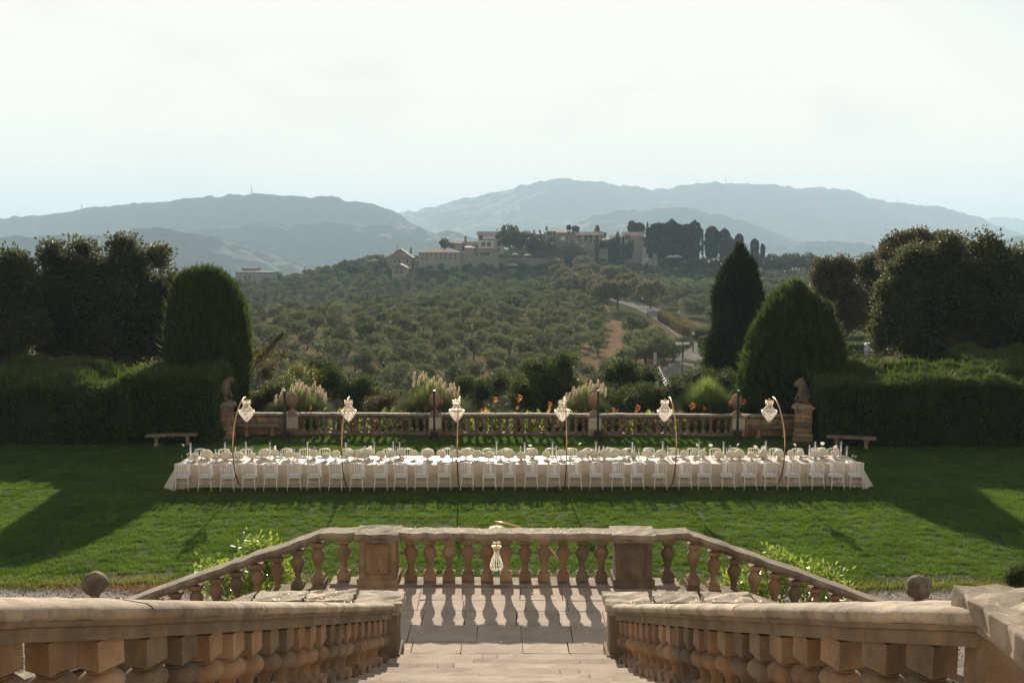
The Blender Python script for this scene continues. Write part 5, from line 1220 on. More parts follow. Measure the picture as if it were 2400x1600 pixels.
track_c = ribbon('dirt_track', [(1400,878),(1420,860),(1445,835),(1440,800),(1450,770),(1432,745),(1420,725),(1412,710)], [6,4,2.4,1.8,2,1.5,1.0], M['track'], .08)
def dist_to(X, Y, Pth):
    d = np.full(len(X), 1e9)
    for p, q in zip(Pth[:-1], Pth[1:]):
        v = q-p; t = np.clip(((X-p[0])*v[0]+(Y-p[1])*v[1])/(v@v+1e-9), 0, 1); d = np.minimum(d, np.hypot(X-p[0]-t*v[0], Y-p[1]-t*v[1]))
    return d
# olive trees : shared crown meshes
M['olive'] = leafm('olive_leaves', (.050,.060,.032), (.150,.160,.092), .25, None, .12, .6, .15, .5, ob=.45)
M['olive_bark'] = plain('olive_bark', (.10,.08,.06), .9)
def olive_mesh(seed, n=3600, s=.20):
    r = np.random.default_rng(seed); lobes = [(0,0,2.6,1.3,1.3,1.0)]
    for k in range(6): a = k*1.05+r.uniform(-.3,.3); rr = r.uniform(.7,1.3); lobes.append((math.cos(a)*rr, math.sin(a)*rr, 2.2+r.uniform(-.4,.8), r.uniform(.7,1.1), r.uniform(.7,1.1), r.uniform(.6,1.0)))
    V, Fs = crown_leaves(lobes, n, s, seed, .42, .45, .36, 26); m = np_mesh('crown', V, Fs); m.materials.append(M['olive']); return m
def olive_trunk(seed):
    r = np.random.default_rng(seed); b = MB(); b.tube([(0,0,-.4),(.08,0,.5),(0,.05,1.0)], [.22,.16,.15], 7)
    for k in range(3): a = k*2.1+r.random(); b.tube([(0,.05,.9),(math.cos(a)*.45,math.sin(a)*.45,1.5),(math.cos(a)*.9,math.sin(a)*.9,2.3)], [.11,.07,.04], 5)
    m = b.mesh('trunk', True); m.materials.append(M['olive_bark']); return m
OC = [olive_mesh(200+i) for i in range(6)]; OT = [olive_trunk(i) for i in range(3)]
r = np.random.default_rng(77); PTS = []
# rows climbing the hill
def field(y0, y1, pxa, pxb, sp, jit, seed, keep=1.0):
    r = np.random.default_rng(seed); ys = []; X = []; Y = []
    for yy in np.arange(y0, y1, sp):
        xa, xb = (pxa-1200)/F*yy, (pxb-1200)/F*yy
        for xx in np.arange(math.floor(xa/sp)*sp, xb, sp):
            pass
    n0 = 400; gi, gj = np.meshgrid(np.arange(-n0, n0), np.arange(-n0, n0)); c_, s_ = math.cos(.44), math.sin(.44)
    gx = (gi*c_-gj*s_)*sp; gy = (gi*s_+gj*c_)*sp; gx = gx.ravel(); gy = gy.ravel(); gx = gx+r.normal(size=len(gx))*jit; gy = gy+r.normal(size=len(gy))*jit
    uu = 1200+gx/np.maximum(gy, 1)*F; k = (gy > y0) & (gy < y1) & (uu > pxa) & (uu < pxb) & (r.random(len(gx)) < keep); return gx[k], gy[k]
X, Y = field(57, 360, 430, 1950, 5.5, .8, 1); u = 1200+X/Y*F
ok = (dist_to(X, Y, road_c) > 5.5) & (dist_to(X, Y, track_c) > np.where(Y < 150, 4.5, 2.8)) & ~((Y > 215) & (u < 760) & (Y > 330-0*u))
ok &= ~((u > 1395) & (Y < 110)) & ~((u > 1438) & (u < 1660) & (Y < 235))          # clear ground by the road bend
ok &= (fbm(X/18+30, Y/18+30, 9, 3, False) > -1.15)
# clearing strips of soil
X, Y, u = X[ok], Y[ok], u[ok]
HP = [hit(a, b) for a, b in ((1465,872),(1490,862),(1512,856),(1535,862),(1556,858),(1578,850),(1600,840),(1614,826),(1480,828),(1508,822),(1538,824),(1566,816),(1590,806),(1478,792),(1503,788),(1530,790),(1557,786),(1462,762),(1486,762),(1512,766),(1536,772),(1448,740),(1470,742),(1494,748),(1440,722),(1462,726),(1475,845),(1522,840),(1550,838)) if b >= 758+(a-1440)*.42]
X = np.append(X, [p[0] for p in HP]); Y = np.append(Y, [p[1] for p in HP]); u = 1200+X/Y*F
Z = zt(X, Y)
rz_ = zt(road_c[:, 0], road_c[:, 1]); rpx = 1200+road_c[:, 0]/road_c[:, 1]*F; rpy = 800+F*np.tan(np.arctan2(7.6-rz_, road_c[:, 1])-PITCH)
rk = (rpx > 1432) & (rpx < 1600) & (rpy < 775) & (rpy > 688)
def hides_road(x, y, z, h=4.0):
    u_ = 1200+x/y*F; tp = 800+F*np.tan(np.arctan2(7.6-z-h, y)-PITCH); bp = 800+F*np.tan(np.arctan2(7.6-z, y)-PITCH); bad = np.zeros(len(x), bool)
    for a, b, d in zip(rpx[rk], rpy[rk], road_c[rk][:, 1]): bad |= (np.abs(u_-a) < 2.3/y*F) & (tp < b+3) & (bp > b) & (y < d+1)
    return bad
okr = ~hides_road(X, Y, Z); X, Y, Z, u = X[okr], Y[okr], Z[okr], u[okr]
# hidden behind crest?  keep those that can be seen
py = 800-(np.tan(np.arctan2(Z+3-7.6, Y)+PITCH))*F
o_ = np.argsort(Y); X, Y, Z, u = X[o_], Y[o_], Z[o_], u[o_]
scl = np.clip(r.normal(.88, .15, len(X)), .55, 1.25)*np.where(u > 1450, 1.08, 1.0)
seen = (Y > 62)
vis_cols = {}
NI = 300; k = 0
def region(px_, Y_):
    if px_ > 1420: return 'olive tree on the slope right of the dirt track, beside the road', 'olive trees right of the dirt track'
    if Y_ < 100: return 'nearest olive tree of the grove just below the garden bushes', 'nearest olive trees below the garden'
    if px_ < 800: return 'olive tree on the left shoulder of the near hill, bare soil between', 'olive trees on the left shoulder of the near hill'
    if px_ < 1120: return 'olive tree in the middle left of the near hillside grove', 'olive trees in the middle left of the grove'
    return 'olive tree in the central grove left of the dirt track', 'olive trees in the central grove'
cols_ = [(640,'beside the round topiary'),(770,'above the left light post'),(880,'above the second lamp'),(990,'above the tallest pampas'),(1100,'above the third lamp'),(1200,'left of the dark middle tree'),(1310,'above the dark middle tree'),(1420,'left of the dirt track'),(1700,'between dirt track and road'),(9999,'right of the road')]
bands = [(84,'at the foot of the grove'),(108,'on the lower slope'),(138,'on the middle slope'),(178,'on the upper slope'),(9999,'high on the slope')]
cells = {}
for i in range(min(NI, len(X))):
    ck = next(t for v, t in cols_ if u[i] < v); bk = next(t for v, t in bands if Y[i] < v); cells.setdefault((bk, ck), []).append(i)
for (bk, ck), ids in cells.items():
    ids.sort(key=lambda i: u[i])
    for q, i in enumerate(ids):
        e = empty('olive_tree', (X[i], Y[i], Z[i]), r.uniform(0, 6.28)); e.scale = (scl[i],)*3
        tag(e, ('%s olive from left %s, %s' % (ordi(q+1), bk, ck)) if len(ids) > 1 else 'single olive tree %s, %s' % (bk, ck), 'olive tree', 'olive trees of the near grove')
        link('crown', OC[i % 6], None, e); link('trunk', OT[i % 3], None, e)
PROT = []
for i in range(6): PROT.append([o for o in C.objects if o.data is OC[i]][0])
rest = np.stack([X, Y, Z-.2], 1)[NI:]; rs = scl[NI:]
# far slopes : olives and scrub
X2, Y2 = field(360, 520, 430, 1950, 5.2, 1.5, 2, .93); u2 = 1200+X2/Y2*F
Z2 = zt(X2, Y2)
ok = (dist_to(X2, Y2, road_c) > 5) & ~((u2 > 912) & (u2 < 960) & (Y2 > 418) & (Y2 < 440))
X2, Y2, Z2, u2 = X2[ok], Y2[ok], Z2[ok], u2[ok]
okr = ~hides_road(X2, Y2, Z2); X2, Y2, Z2, u2 = X2[okr], Y2[okr], Z2[okr], u2[okr]
s2 = np.clip(r.normal(.85, .22, len(X2)), .4, 1.3)
# darker, lower scrub on the slope under the village
rest = np.concatenate([rest, np.stack([X2, Y2, Z2-.3], 1)]); rs = np.concatenate([rs, s2*np.where((u2 > 950) & (Y2 > 455), .5, .85)])
n = len(rest); gn_scatter('distant_olive_grove', rest, rs, r.uniform(0, 6.28, n), r.integers(0, 6, n), PROT, 'stuff', 'distant olive trees covering the hill')
print('olives', len(X), 'stuff', n)

# ---------------- avenue of umbrella shaped trees
M['holm'] = leafm('holm_leaves', (.05,.058,.028), (.17,.165,.085), .2, (.26,.23,.10), .25, .6, .2, .5, ob=.35)
def dome_mesh(seed, n=6500):
    lobes = [(0,0,3.4,2.9,2.9,2.0)]; r = np.random.default_rng(seed)
    for k in range(5): a = k*1.25; lobes.append((math.cos(a)*1.4, math.sin(a)*1.4, 3.3+r.uniform(-.3,.5), 1.7, 1.7, 1.5))
    V, Fs = crown_leaves(lobes, n, .30, seed, .55, .22, .42, 26); m = np_mesh('crown', V, Fs); m.materials.append(M['holm']); return m
DM = [dome_mesh(300+i) for i in range(4)]
tb = MB(); tb.tube([(0,0,-.6),(.05,0,1.2),(0,0,3.0)], [.22,.17,.12], 7); TM = tb.mesh('trunk', True); TM.materials.append(M['bark'])
AV = [(1525,682,33,232),(1415,684,32,238),(1448,682,33,236),(1495,670,26,262),(1470,660,28,280),(1455,642,24,300),(1432,640,24,310),(1388,664,28,275),(1402,672,26,268),(1372,655,28,295),(1350,662,26,300),(1388,632,22,345),(1362,640,26,330),(1340,655,24,335),(1325,645,24,355),(1320,665,20,330),(1310,636,24,370),(1367,618,24,400),(1345,592,28,440),(1303,620,20,400),(1303,608,19,420),(1298,595,18,440)]
AV = [(a, b, c, float(np.clip(hit(a, b+c*1.15+5)[1], d*.9, d*1.3))) for a, b, c, d in AV]
for i, (px_, py_, hw, Y_) in enumerate(sorted(AV, key=lambda a: a[3])):
    p = at(px_, py_, Y_); s = hw/F*Y_/3.1; zg = z1(p[0], Y_); 
    e = empty('avenue_tree', (p[0], Y_, p[2]-3.3*s), i*1.7); e.scale = (s, s, s*1.02); link('crown', DM[i % 4], None, e)
    gap = (p[2]-3.3*s-zg)/s; t = link('trunk', TM, None, e, (0,0,0)); t.scale = (1,1,1)
    if gap > .3: t.location = (0,0,-gap); t.scale = (1,1,(3.2+gap)/3.0)
    lab = {0:'nearest round crowned avenue tree, right of the road',1:'left half of the broad double crown at the near end of the avenue',2:'right half of the broad double crown at the near end of the avenue'}.get(i, '%s round crowned avenue tree along the road, counted from the near end' % ordi(i+1))
    tag(e, lab, 'tree', 'round crowned trees of the avenue')

# ---------------- things along the road
def ground_at(px_, py_): return hit(px_, py_)
def post(name, px_, pyb, pyt, lab, cat, build, group=None):
    g = hit(px_, pyb); h = zof(pyt, g[1], px_)-g[2]; e = empty(name, tuple(g)); tag(e, lab, cat, group); build(e, h); return e
def lampb(e, h):
    MB().tube([(0,0,0),(0,0,h*.8)], [.09,.06], 8).build('pole', M['black'], e)
    b = MB(); b.lathe([(.10,0),(.24,h*.12),(.20,h*.13),(.02,h*.17)], 8, (0,0,h*.8)); b.build('lantern', M['white'], e)
    b = MB(); b.lathe([(.25,0),(.05,.18),(.02,.3)], 8, (0,0,h*.93)); b.build('lantern_cap', M['black'], e)
G4 = 'street lamps along the hill road'
post('street_lamp', 1518, 745, 725, 'street lamp with white lantern left of the road, before the hedge', 'street lamp', lampb, G4)
post('street_lamp', 1591, 778, 724, 'street lamp with white lantern rising out of the long roadside hedge', 'street lamp', lampb, G4)
post('street_lamp', 1689, 770, 728, 'slim street lamp against the dark cypress', 'street lamp', lampb, G4)
def poleb(e, h):
    MB().tube([(0,0,0),(0,0,h)], .12, 8).build('pole', M['black'], e); MB().box((0,-.05,h*.93), (.35,.1,h*.16)).build('sign_plate', M['white'], e)
post('road_pole', 1624, 826, 778, 'dark pole with a narrow white plate at the bend of the road', 'pole', poleb)
def stopb(e, h):
    MB().tube([(0,0,0),(0,0,h)], .05, 6).build('post', M['dark_metal'], e)
    b = MB(); b.lathe([(.45,-.02),(.45,.02)], 20); b.v = [(x, z_, y+h) for x, y, z_ in b.v]; M['red'] = plain('sign_red', (.55,.03,.02), .5); b.build('sign_disc', M['red'], e)
    MB().box((0,-.03,h), (.62,.02,.16)).build('white_bar', M['white'], e)
post('no_entry_sign', 1547, 745, 725, 'small round red no entry sign at the far end of the roadside hedge', 'road sign', stopb)
def boardb(e, h): 
    for sx in (-.4, .4): MB().box((sx,0,h*.4), (.06,.06,h*.8)).build('post', M['dark_metal'], e)
    MB().box((0,-.05,h*.75), (1.3,.06,h*.4)).build('panel', M['panel'], e)
post('notice_board', 1563, 750, 731, 'pale notice board behind the end of the roadside hedge', 'sign', boardb)
post('notice_board', 1534, 905, 822, 'narrow pale notice board on a post left of the road bend', 'sign', lambda e, h: (MB().box((0,0,h*.5), (.12,.12,h)).build('post', M['dark_metal'], e), MB().box((0,-.1,h*.78), (.42,.05,h*.34)).build('panel', M['panel'], e)))
def arrowb(e, h):
    MB().tube([(0,0,0),(0,0,h)], .05, 6).build('post', M['dark_metal'], e)
    for sx, dz in ((-.5,0),(.5,.02)): MB().box((sx,-.05,h-.15+dz), (.85,.04,.32)).build('sign_panel', M['white'], e)
g = at(1600, 802, 128); e = empty('direction_sign', (g[0], 128, z1(g[0], 128))); tag(e, 'pair of small white direction panels in front of the olives left of the road', 'road sign'); arrowb(e, g[2]-e.location[2])
# white striped fence falling towards us
g0 = hit(1545, 885); g1 = hit(1568, 938)
g0 = at(1545, 862, 118); g1 = at(1566, 905, 92)
e = empty('striped_fence', tuple(g0)); tag(e, 'zigzag fence with short white rails on dark posts beside the road', 'fence'); d = g1-g0
for i in range(9):
    a = d*(i/8); zg = z1(g0[0]+a[0], g0[1]+a[1])-g0[2]; MB().box((a[0],a[1],(zg-.3+a[2])/2), (.12,.12,a[2]-zg+.3+.5)).build('post', M['dark_metal'], e)
    if i < 8:
        b_ = d*((i+1)/8)
        for q in (0.0, -.45): MB().tube([tuple(a+np.array([0,0,q])), tuple(a+(b_-a)*.72+np.array([0,0,q+.1]))], .10, 5).build('rail', M['white'], e)
# roadside hedges
M['dry_hedge'] = leafm('russet_hedge', (.075,.058,.028), (.150,.115,.052), .25, None, .8, .6, .2, .6)
def hedge_line(pxs, h, w, lab, mat, seed, n):
    P = np.array([hit(a, b) for a, b in pxs]); e = empty('roadside_hedge', tuple(P[0])); tag(e, lab, 'hedge', 'hedges beside the hill road'); r = np.random.default_rng(seed)
    s = np.concatenate([[0], np.cumsum(np.linalg.norm(np.diff(P[:, :2], axis=0), axis=1))]); q = r.uniform(0, s[-1], n); c = np.stack([np.interp(q, s, P[:, k]) for k in range(2)], 1)
    f = r.random(n); off = np.where(f < .4, -w/2, np.where(f < .8, r.uniform(-w/2, w/2, n), w/2)); up = np.where((f >= .4) & (f < .8), h, r.uniform(0, h, n)); dd = (P[-1]-P[0])[:2]; dd /= np.linalg.norm(dd); nn = np.array([-dd[1], dd[0]])
    X_ = c[:, 0]+nn[0]*off; Y_ = c[:, 1]+nn[1]*off; Z_ = zt(c[:, 0], c[:, 1])+up
    V, Fs = leaf_quads(np.stack([X_, Y_, Z_], 1)-P[0], np.tile([0, -.2, .8], (n, 1)), .38, .35, .5, seed, True); link('foliage', np_mesh('foliage', V, Fs), M[mat], e)
    b = MB(); pth = []; qs = np.linspace(0, s[-1], 24)
    for t in qs: x_, y_ = np.interp(t, s, P[:, 0]), np.interp(t, s, P[:, 1]); pth.append((x_-P[0][0], y_-P[0][1], z1(x_, y_)-P[0][2], dd[0], dd[1]))
    b.sweep(pth, [(-w/2+.15,-.3),(w/2-.15,-.3),(w/2-.15,h-.15),(-w/2+.15,h-.15)]).build('dark_core', M['inner'], e); return e  # dark strip added inside the hedge to fill its shaded depth
hedge_line([(1552,752),(1580,768),(1612,788),(1640,800)], 2.0, 2.2, 'long russet clipped hedge along the right side of the road', 'dry_hedge', 3, 16000)
hedge_line([(1636,800),(1665,790),(1690,785)], 1.9, 3.0, 'green topped hedge corner running right behind the bend', 'hedge', 4, 7000)
hedge_line([(1650,818),(1675,812)], 1.8, 2.4, 'short reddish hedge block right of the bend', 'dry_hedge', 5, 5000)
hedge_line([(1940,800),(2010,798),(2075,798)], .8, 5.0, 'flat low hedge behind the parked car', 'hedge', 6, 9000)
hedge_line([(1945,832),(2010,830),(2080,830)], 1.0, 2.5, 'flat low hedge in front of the parked car', 'hedge', 7, 9000)
# parked car, seen from the front
cx = at(2040, 808, 112); e = empty('parked_car', (cx[0], 112, z1(cx[0], 112)-.15), R(-12)); tag(e, 'white car with dark windscreen parked between low hedges at the right', 'car')
M['glassdark'] = plain('dark_glass', (.01,.012,.015), .08, 0, .8); M['rubber'] = plain('rubber', (.02,.02,.02), .8); M['carwhite'] = plain('car_white', (.34,.34,.36), .6, 0, .25)
b = MB(); b.box((0,0,.62), (1.8,4.3,.62), top=(1.7,4.2)); b.box((0,.25,1.17), (1.6,2.7,.52), top=(1.25,1.7)); b.build('body', M['carwhite'], e, bevel=.09)
MB().add([(-.66,-.98,1.0),(.66,-.98,1.0),(.58,-.62,1.38),(-.58,-.62,1.38)], [(0,1,2,3)]).build('windscreen', M['glassdark'], e)
for sx in (-1, 1):
    MB().box((sx*.62,-2.12,.72), (.36,.1,.16)).build('headlight', M['clear'], e)
    for y_ in (-1.35, 1.35):
        b = MB(); b.lathe([(.33,-.1),(.33,.1)], 16); b.v = [(z_+sx*.82, x+y_, y+.33) for x, y, z_ in b.v]; b.build('wheel', M['rubber'], e)
MB().box((0,-2.13,.58), (1.0,.06,.2)).build('grille', M['glassdark'], e); MB().box((0,-2.16,.42), (.52,.02,.12)).build('number_plate', M['white'], e)
for sx in (-1, 1): MB().box((sx*.95,-.7,1.02), (.2,.12,.12)).build('wing_mirror', M['carwhite'], e)

# ================================================================ village on the ridge
M['roof'] = stone('clay_roof', (.13,.09,.065), (.22,.15,.11), (.45,.35,.27), dirt=.4, spots=.3, sc_=.3, bumpd=.05)
M['plaster'] = stone('cream_plaster', (.27,.225,.16), (.34,.285,.205), dirt=.2, spots=.0, sc_=.2); M['plaster_grey'] = stone('grey_plaster', (.30,.285,.265), (.36,.345,.32), dirt=.2, spots=0, sc_=.2)
M['plaster_white'] = stone('white_plaster', (.62,.59,.54), (.70,.67,.62), dirt=.1, spots=0, sc_=.2); M['rubble'] = stone('rubble_wall', (.24,.19,.14), (.33,.27,.20), dirt=.4, spots=.2, sc_=.4)
M['window'] = plain('window_dark', (.045,.035,.03), .4); M['shutter'] = plain('brown_shutter', (.12,.07,.045), .7)
def house(pxa, pxb, y_eave, y_base, Y, mat, lab, roof='gable', rh=12, dep=10, rows_=(), name='house', yb2=None, chim=(), cat='house'):
    """pixel box of the front wall in the photo at distance Y; rows_ = (y_px, [x_px,...], w_m, h_m)"""
    a = at(pxa, y_base, Y); b_ = at(pxb, y_base, Y); ze = at((pxa+pxb)/2, y_eave, Y)[2]; zb_ = a[2]; w = b_[0]-a[0]; cx_ = (a[0]+b_[0])/2
    zg = min(zb_, z1(cx_, Y))-2.0; e = empty(name, (cx_, Y, zg)); tag(e, lab, cat); h = ze-zg
    MB().box((0,dep/2,h/2), (w,dep,h)).build('wall', M[mat], e)
    o = .5; rhm = rh/F*Y; r_ = MB(); W, D0, D1 = w/2+o, -o, dep+o
    if roof == 'gable': r_.add([(-W,D0,h-.1),(W,D0,h-.1),(W,D1,h-.1),(-W,D1,h-.1),(-W,dep/2,h+rhm),(W,dep/2,h+rhm)], [(0,1,5,4),(2,3,4,5),(0,4,3),(1,2,5),(3,2,1,0)])
    elif roof == 'front': r_.add([(-W,D0,h-.1),(W,D0,h-.1),(W,D1,h-.1),(-W,D1,h-.1),(0,D0,h+rhm),(0,D1,h+rhm)], [(0,4,5,3),(1,2,5,4),(0,1,4),(2,3,5),(3,2,1,0)])
    elif roof == 'hip': k_ = min(w/2*.8, dep/2); r_.add([(-W,D0,h-.1),(W,D0,h-.1),(W,D1,h-.1),(-W,D1,h-.1),(-W+k_,dep/2,h+rhm),(W-k_,dep/2,h+rhm)], [(0,1,5,4),(2,3,4,5),(3,0,4),(1,2,5),(3,2,1,0)])
    elif roof == 'left': r_.add([(-W,D0,h-.1),(W,D0,h+rhm),(W,D1,h+rhm),(-W,D1,h-.1),(-W,D0,h-.4),(W,D0,h-.4),(W,D1,h-.4),(-W,D1,h-.4)], [(0,1,2,3),(4,5,1,0),(5,6,2,1),(6,7,3,2),(7,4,0,3)])
    else: r_.box((0,dep/2,h+.2), (w+.4,dep+.4,.4))
    rf = r_.build('roof', M['roof'], e)
    for (cpx, ht) in chim: x_ = at(cpx, y_eave, Y)[0]-cx_; MB().box((x_,dep/2,h+rhm+ht/2-.4), (1.0,.8,ht+.8)).build('chimney', M[mat], rf)
    for (wy, xs_, ww, wh) in rows_:
        for x_ in xs_:
            p = at(x_, wy, Y); f = MB(); f.box((p[0]-cx_,-.03,p[2]-zg), (ww+.3,.10,wh+.3)); f_ = f.build('window', M['panel'], e); g = MB(); g.box((p[0]-cx_,-.10,p[2]-zg), (ww,.06,wh)); g.build('pane', M['window'] , f_)
    return e
YV = 470
# house list, left to right (positions in photo px)
house(552,638,639,660,444,'plaster_grey','white flat roofed modern house alone at the left end of the ridge','flat',0,12,[(650,[575,585],.9,2.0),(662,[578],1.2,2.6)], cat='house')
house(567,600,630,636,456,'plaster_grey','small upper storey of the white modern house with a dark roof','flat',0,8,[], cat='house')
house(910,965,603,620,452,'rubble','stone house with broad hipped roof above the small cottage','hip',12,12,[(612,[925,935,955],1.1,1.6)], chim=[(960,2)])
house(925,952,592,602,462,'plaster_white','small white gabled upper house behind the stone house','front',9,8,[(597,[944],1.6,1.2)], chim=[(928,1.5)])
house(919,955,628,645,430,'plaster','cream gabled cottage with two dark windows at the foot of the village','front',10,9,[(627,[932,944],1.8,1.2),(637,[930,940],1.6,1.4)])
house(981,1080,591,618,450,'plaster','long low convent building with two rows of small square windows','hip',10,14,[(597,[1000,1011,1022,1033,1044,1055,1068],.9,1.0),(605,[990,1000,1022,1033,1044,1055,1068],.9,1.0)])
house(1080,1112,580,616,452,'rubble','square stone tower block at the right end of the long convent','hip',4,12,[(582,[1085],1.4,1.8)])
house(1112,1170,590,601,452,'plaster','narrow pale wing right of the stone tower block with a row of windows','gable',8,8,[(596,[1117,1129,1137,1144],1.2,1.6)])
house(1048,1082,570,586,468,'plaster','small cream house on top of the convent roof with one tall window','gable',6,9,[(576,[1060],2.2,2.6),(574,[1043],1,1.6)])
house(1082,1125,574,588,472,'rubble','grey brown roofed house behind the small cream house','gable',8,9,[(577,[1116],1.2,1.6)], chim=[(1090,2.5)])
house(1120,1160,551,584,470,'plaster_white','tall white house with patchy tiled roof, left half','gable',9,10,[(556,[1127],1.6,2.2),(572,[1132,1145],1.6,1.8)])
house(1160,1180,547,580,476,'plaster_white','tall white house gable with two brown shuttered windows, right half','left',5,10,[(556,[1165],2.0,1.8),(570,[1170],1.8,2.4)], chim=[(1165,1.5)])
house(1128,1158,563,582,464,'plaster_white','low white terrace block in front of the tall white house','flat',0,5,[(572,[1133,1146],1.6,1.8)])
house(1232,1278,548,556,486,'plaster','long low roof behind the village trees, left of the large grey palazzo','gable',4,9,[], chim=[(1252,1.2),(1266,1.2)])
house(1265,1285,556,572,480,'plaster_grey','small pale gabled house leaning against the palazzo','left',5,8,[])
house(1279,1348,544,585,474,'plaster_grey','large grey palazzo with wide hipped roof behind the clock tower','hip',8,14,[(547,[1285,1291,1299,1333,1343],1.2,1.8),(562,[1286,1292,1298],1.1,2.0),(566,[1343],1.4,1.6)], chim=[(1282,1.5)])
tw = house(1304,1331,549,590,466,'rubble','square stone clock tower with a round pale clock face','flat',0,6,[], name='clock_tower', cat='tower')
p = at(1319, 559, 466); b = MB(); b.lathe([(1.0,-.1),(1.0,.1)], 24); b.v = [(x, z_, y) for x, y, z_ in b.v]; o = b.build('clock_face', M['plaster_white'], tw, loc=(p[0]-tw.location[0], -.12, p[2]-tw.location[2]))
MB().box((0,-.13,.3), (.12,.05,.6)).build('minute_hand', M['window'], o); MB().box((.18,-.13,0), (.36,.05,.12)).build('hour_hand', M['window'], o)
for x_ in (1307,1314,1321,1328):
    q = at(x_, 549, 466); MB().box((q[0]-tw.location[0], 2, q[2]-tw.location[2]+.4), (.5,4,.8)).build('merlon', M['panel'], tw)
house(1331,1357,566,578,462,'plaster_white','small white block with a sloping roof right of the clock tower','left',-2,6,[(569,[1344],1.0,1.0)])
house(1348,1412,551,580,476,'plaster','long cream house with seven dark windows right of the palazzo','gable',8,10,[(555,[1357,1381,1386,1396,1401],1.1,1.8),(565,[1360,1384,1394],1.1,1.8),(574,[1395],1,1.4),(558,[1373],1.8,3)])
house(1378,1420,546,560,484,'plaster','upper cream gabled house with a cypress on top of its ridge','front',6,10,[(549,[1419],1,1.2)])
house(1414,1434,562,585,468,'plaster_grey','small grey house behind the dark cypresses','gable',4,8,[(566,[1420,1428],1,1.6),(574,[1420,1428],1,1.6)])
house(1433,1462,556,586,474,'plaster','cream house partly hidden behind the tall thin cypress','gable',6,9,[(560,[1440],1,1.8)])
house(1464,1508,553,592,468,'plaster','large cream house with three storeys of windows before the dark pine wood','gable',10,12,[(556,[1468,1474],.9,2.2),(568,[1473,1478],.9,2),(570,[1483],1.0,3.2),(579,[1482],1.4,2.2)])
house(1506,1532,557,588,466,'plaster_white','white stepped house with balconies beside the pine wood','left',3,8,[(562,[1510],1.2,2.0),(574,[1511],1.4,2.2)])
house(1532,1539,597,604,452,'plaster','tiny wayside chapel with a dark arch at the foot of the pine wood','front',3,3,[(601,[1535],.6,1.0)], cat='chapel')
# retaining wall of the village
def wallrun(pxa, pxb, yt, yb, Y, lab, mat='rubble'):
    a = at(pxa, yb, Y); b_ = at(pxb, yt, Y); e = empty('village_wall', (a[0], Y, a[2])); tag(e, lab, 'wall'); w = b_[0]-a[0]; h = b_[2]-a[2]
    MB().box((w/2,.5,h/2-1), (w,1,h+2)).build('wall_face', M[mat], e); MB().box((w/2,.4,h+.1), (w,1.3,.25)).build('wall_top', M['panel'], e)
wallrun(1366,1425,585,596,462,'pale topped terrace wall below the cream houses')
wallrun(1195,1250,581,584,462,'pale terrace parapet under the round village trees', 'plaster')
wallrun(1110,1290,607,616,455,'long dim retaining wall below the village terraces')
wallrun(1448,1475,583,588,466,'short terrace wall behind the cypresses')
# parasols on the terrace, far cars
for i, (px_, py_, w) in enumerate(((1208,595,3.6),(1237,597,3.6),(1204,620,3.0))):
    p = at(px_, py_, 450)
    if i < 2:
        e = empty('terrace_parasol', (p[0], 450, p[2]-2.2)); tag(e, ('left' if i == 0 else 'right')+' pale square parasol on the village terrace', 'parasol', 'pale parasols on the village terrace')
        MB().box((0,0,1.1), (.12,.12,2.2)).build('pole', M['dark_metal'], e); b = MB(); b.box((0,0,2.3), (w,w,.7), top=(.2,.2)); b.build('canopy', M['white'], e)
carl = [(1204,620,'silver car parked on the lane left of the avenue, below the parasols'),(1027,648,'pale car parked among the trees below the long convent'),(1573,602,'left one of two pale cars parked before the pine wood'),(1587,601,'right one of two pale cars parked before the pine wood'),(1518,609,'small pale car on the lane below the pine wood')]
for px_, py_, lab in carl:
    p = at(px_, py_, 446); e = empty('parked_car', (p[0], 446, p[2]-.7), R(90)); tag(e, lab, 'car', 'far parked cars'); b = MB(); b.box((0,0,.6), (1.8,4.2,.6), top=(1.7,4.1)); b.box((0,.2,1.15), (1.55,2.4,.5), top=(1.3,1.6)); b.build('body', M['carwhite'], e, bevel=.08); MB().box((.72,.2,1.14), (.1,1.9,.34)).build('side_window', M['glassdark'], e)
# village trees
def conifer_mesh(seed, w, h, n=4200, s=.6, open_=0):
    prof = [(w*.42,0),(w*.5,h*.15),(w*.52,h*.45),(w*.48,h*.68),(w*.36,h*.85),(w*.16,h*.96),(w*.02,h)] if w > 3 else [(w*.35,h*.03),(w*.48,h*.22),(w*.5,h*.4),(w*.40,h*.65),(w*.24,h*.85),(w*.02,h)]; P, Nn = revolve_points(prof, n, seed); P += Nn*(fbm(P[:, 0]*.7+9, P[:, 2]*.7+9, seed, 3, False)*w*.09)[:, None]
    P[:, :2] *= np.random.default_rng(seed).uniform(.55, 1.0, (len(P), 1)); V, Fs = leaf_quads(P, Nn*.6+[0,0,.7], s, .6, .4, seed, False); m = np_mesh('crown', V, Fs); m.materials.append(M['cypress_dark']); return m
cy = conifer_mesh(1, 2.2, 10, 1500, .5); pi_ = [conifer_mesh(2+i, 5.5, 10, 4200, .7) for i in range(3)]
ct = MB(); ct.tube([(0,0,-2.5),(0,0,7)], [.25,.08], 6); CTM = ct.mesh('trunk', True); CTM.materials.append(M['bark'])
rd_ = [('cypress_tree',1400,529,546,8,'tiny pointed cypress on the roof line above the cream houses',cy,488)]
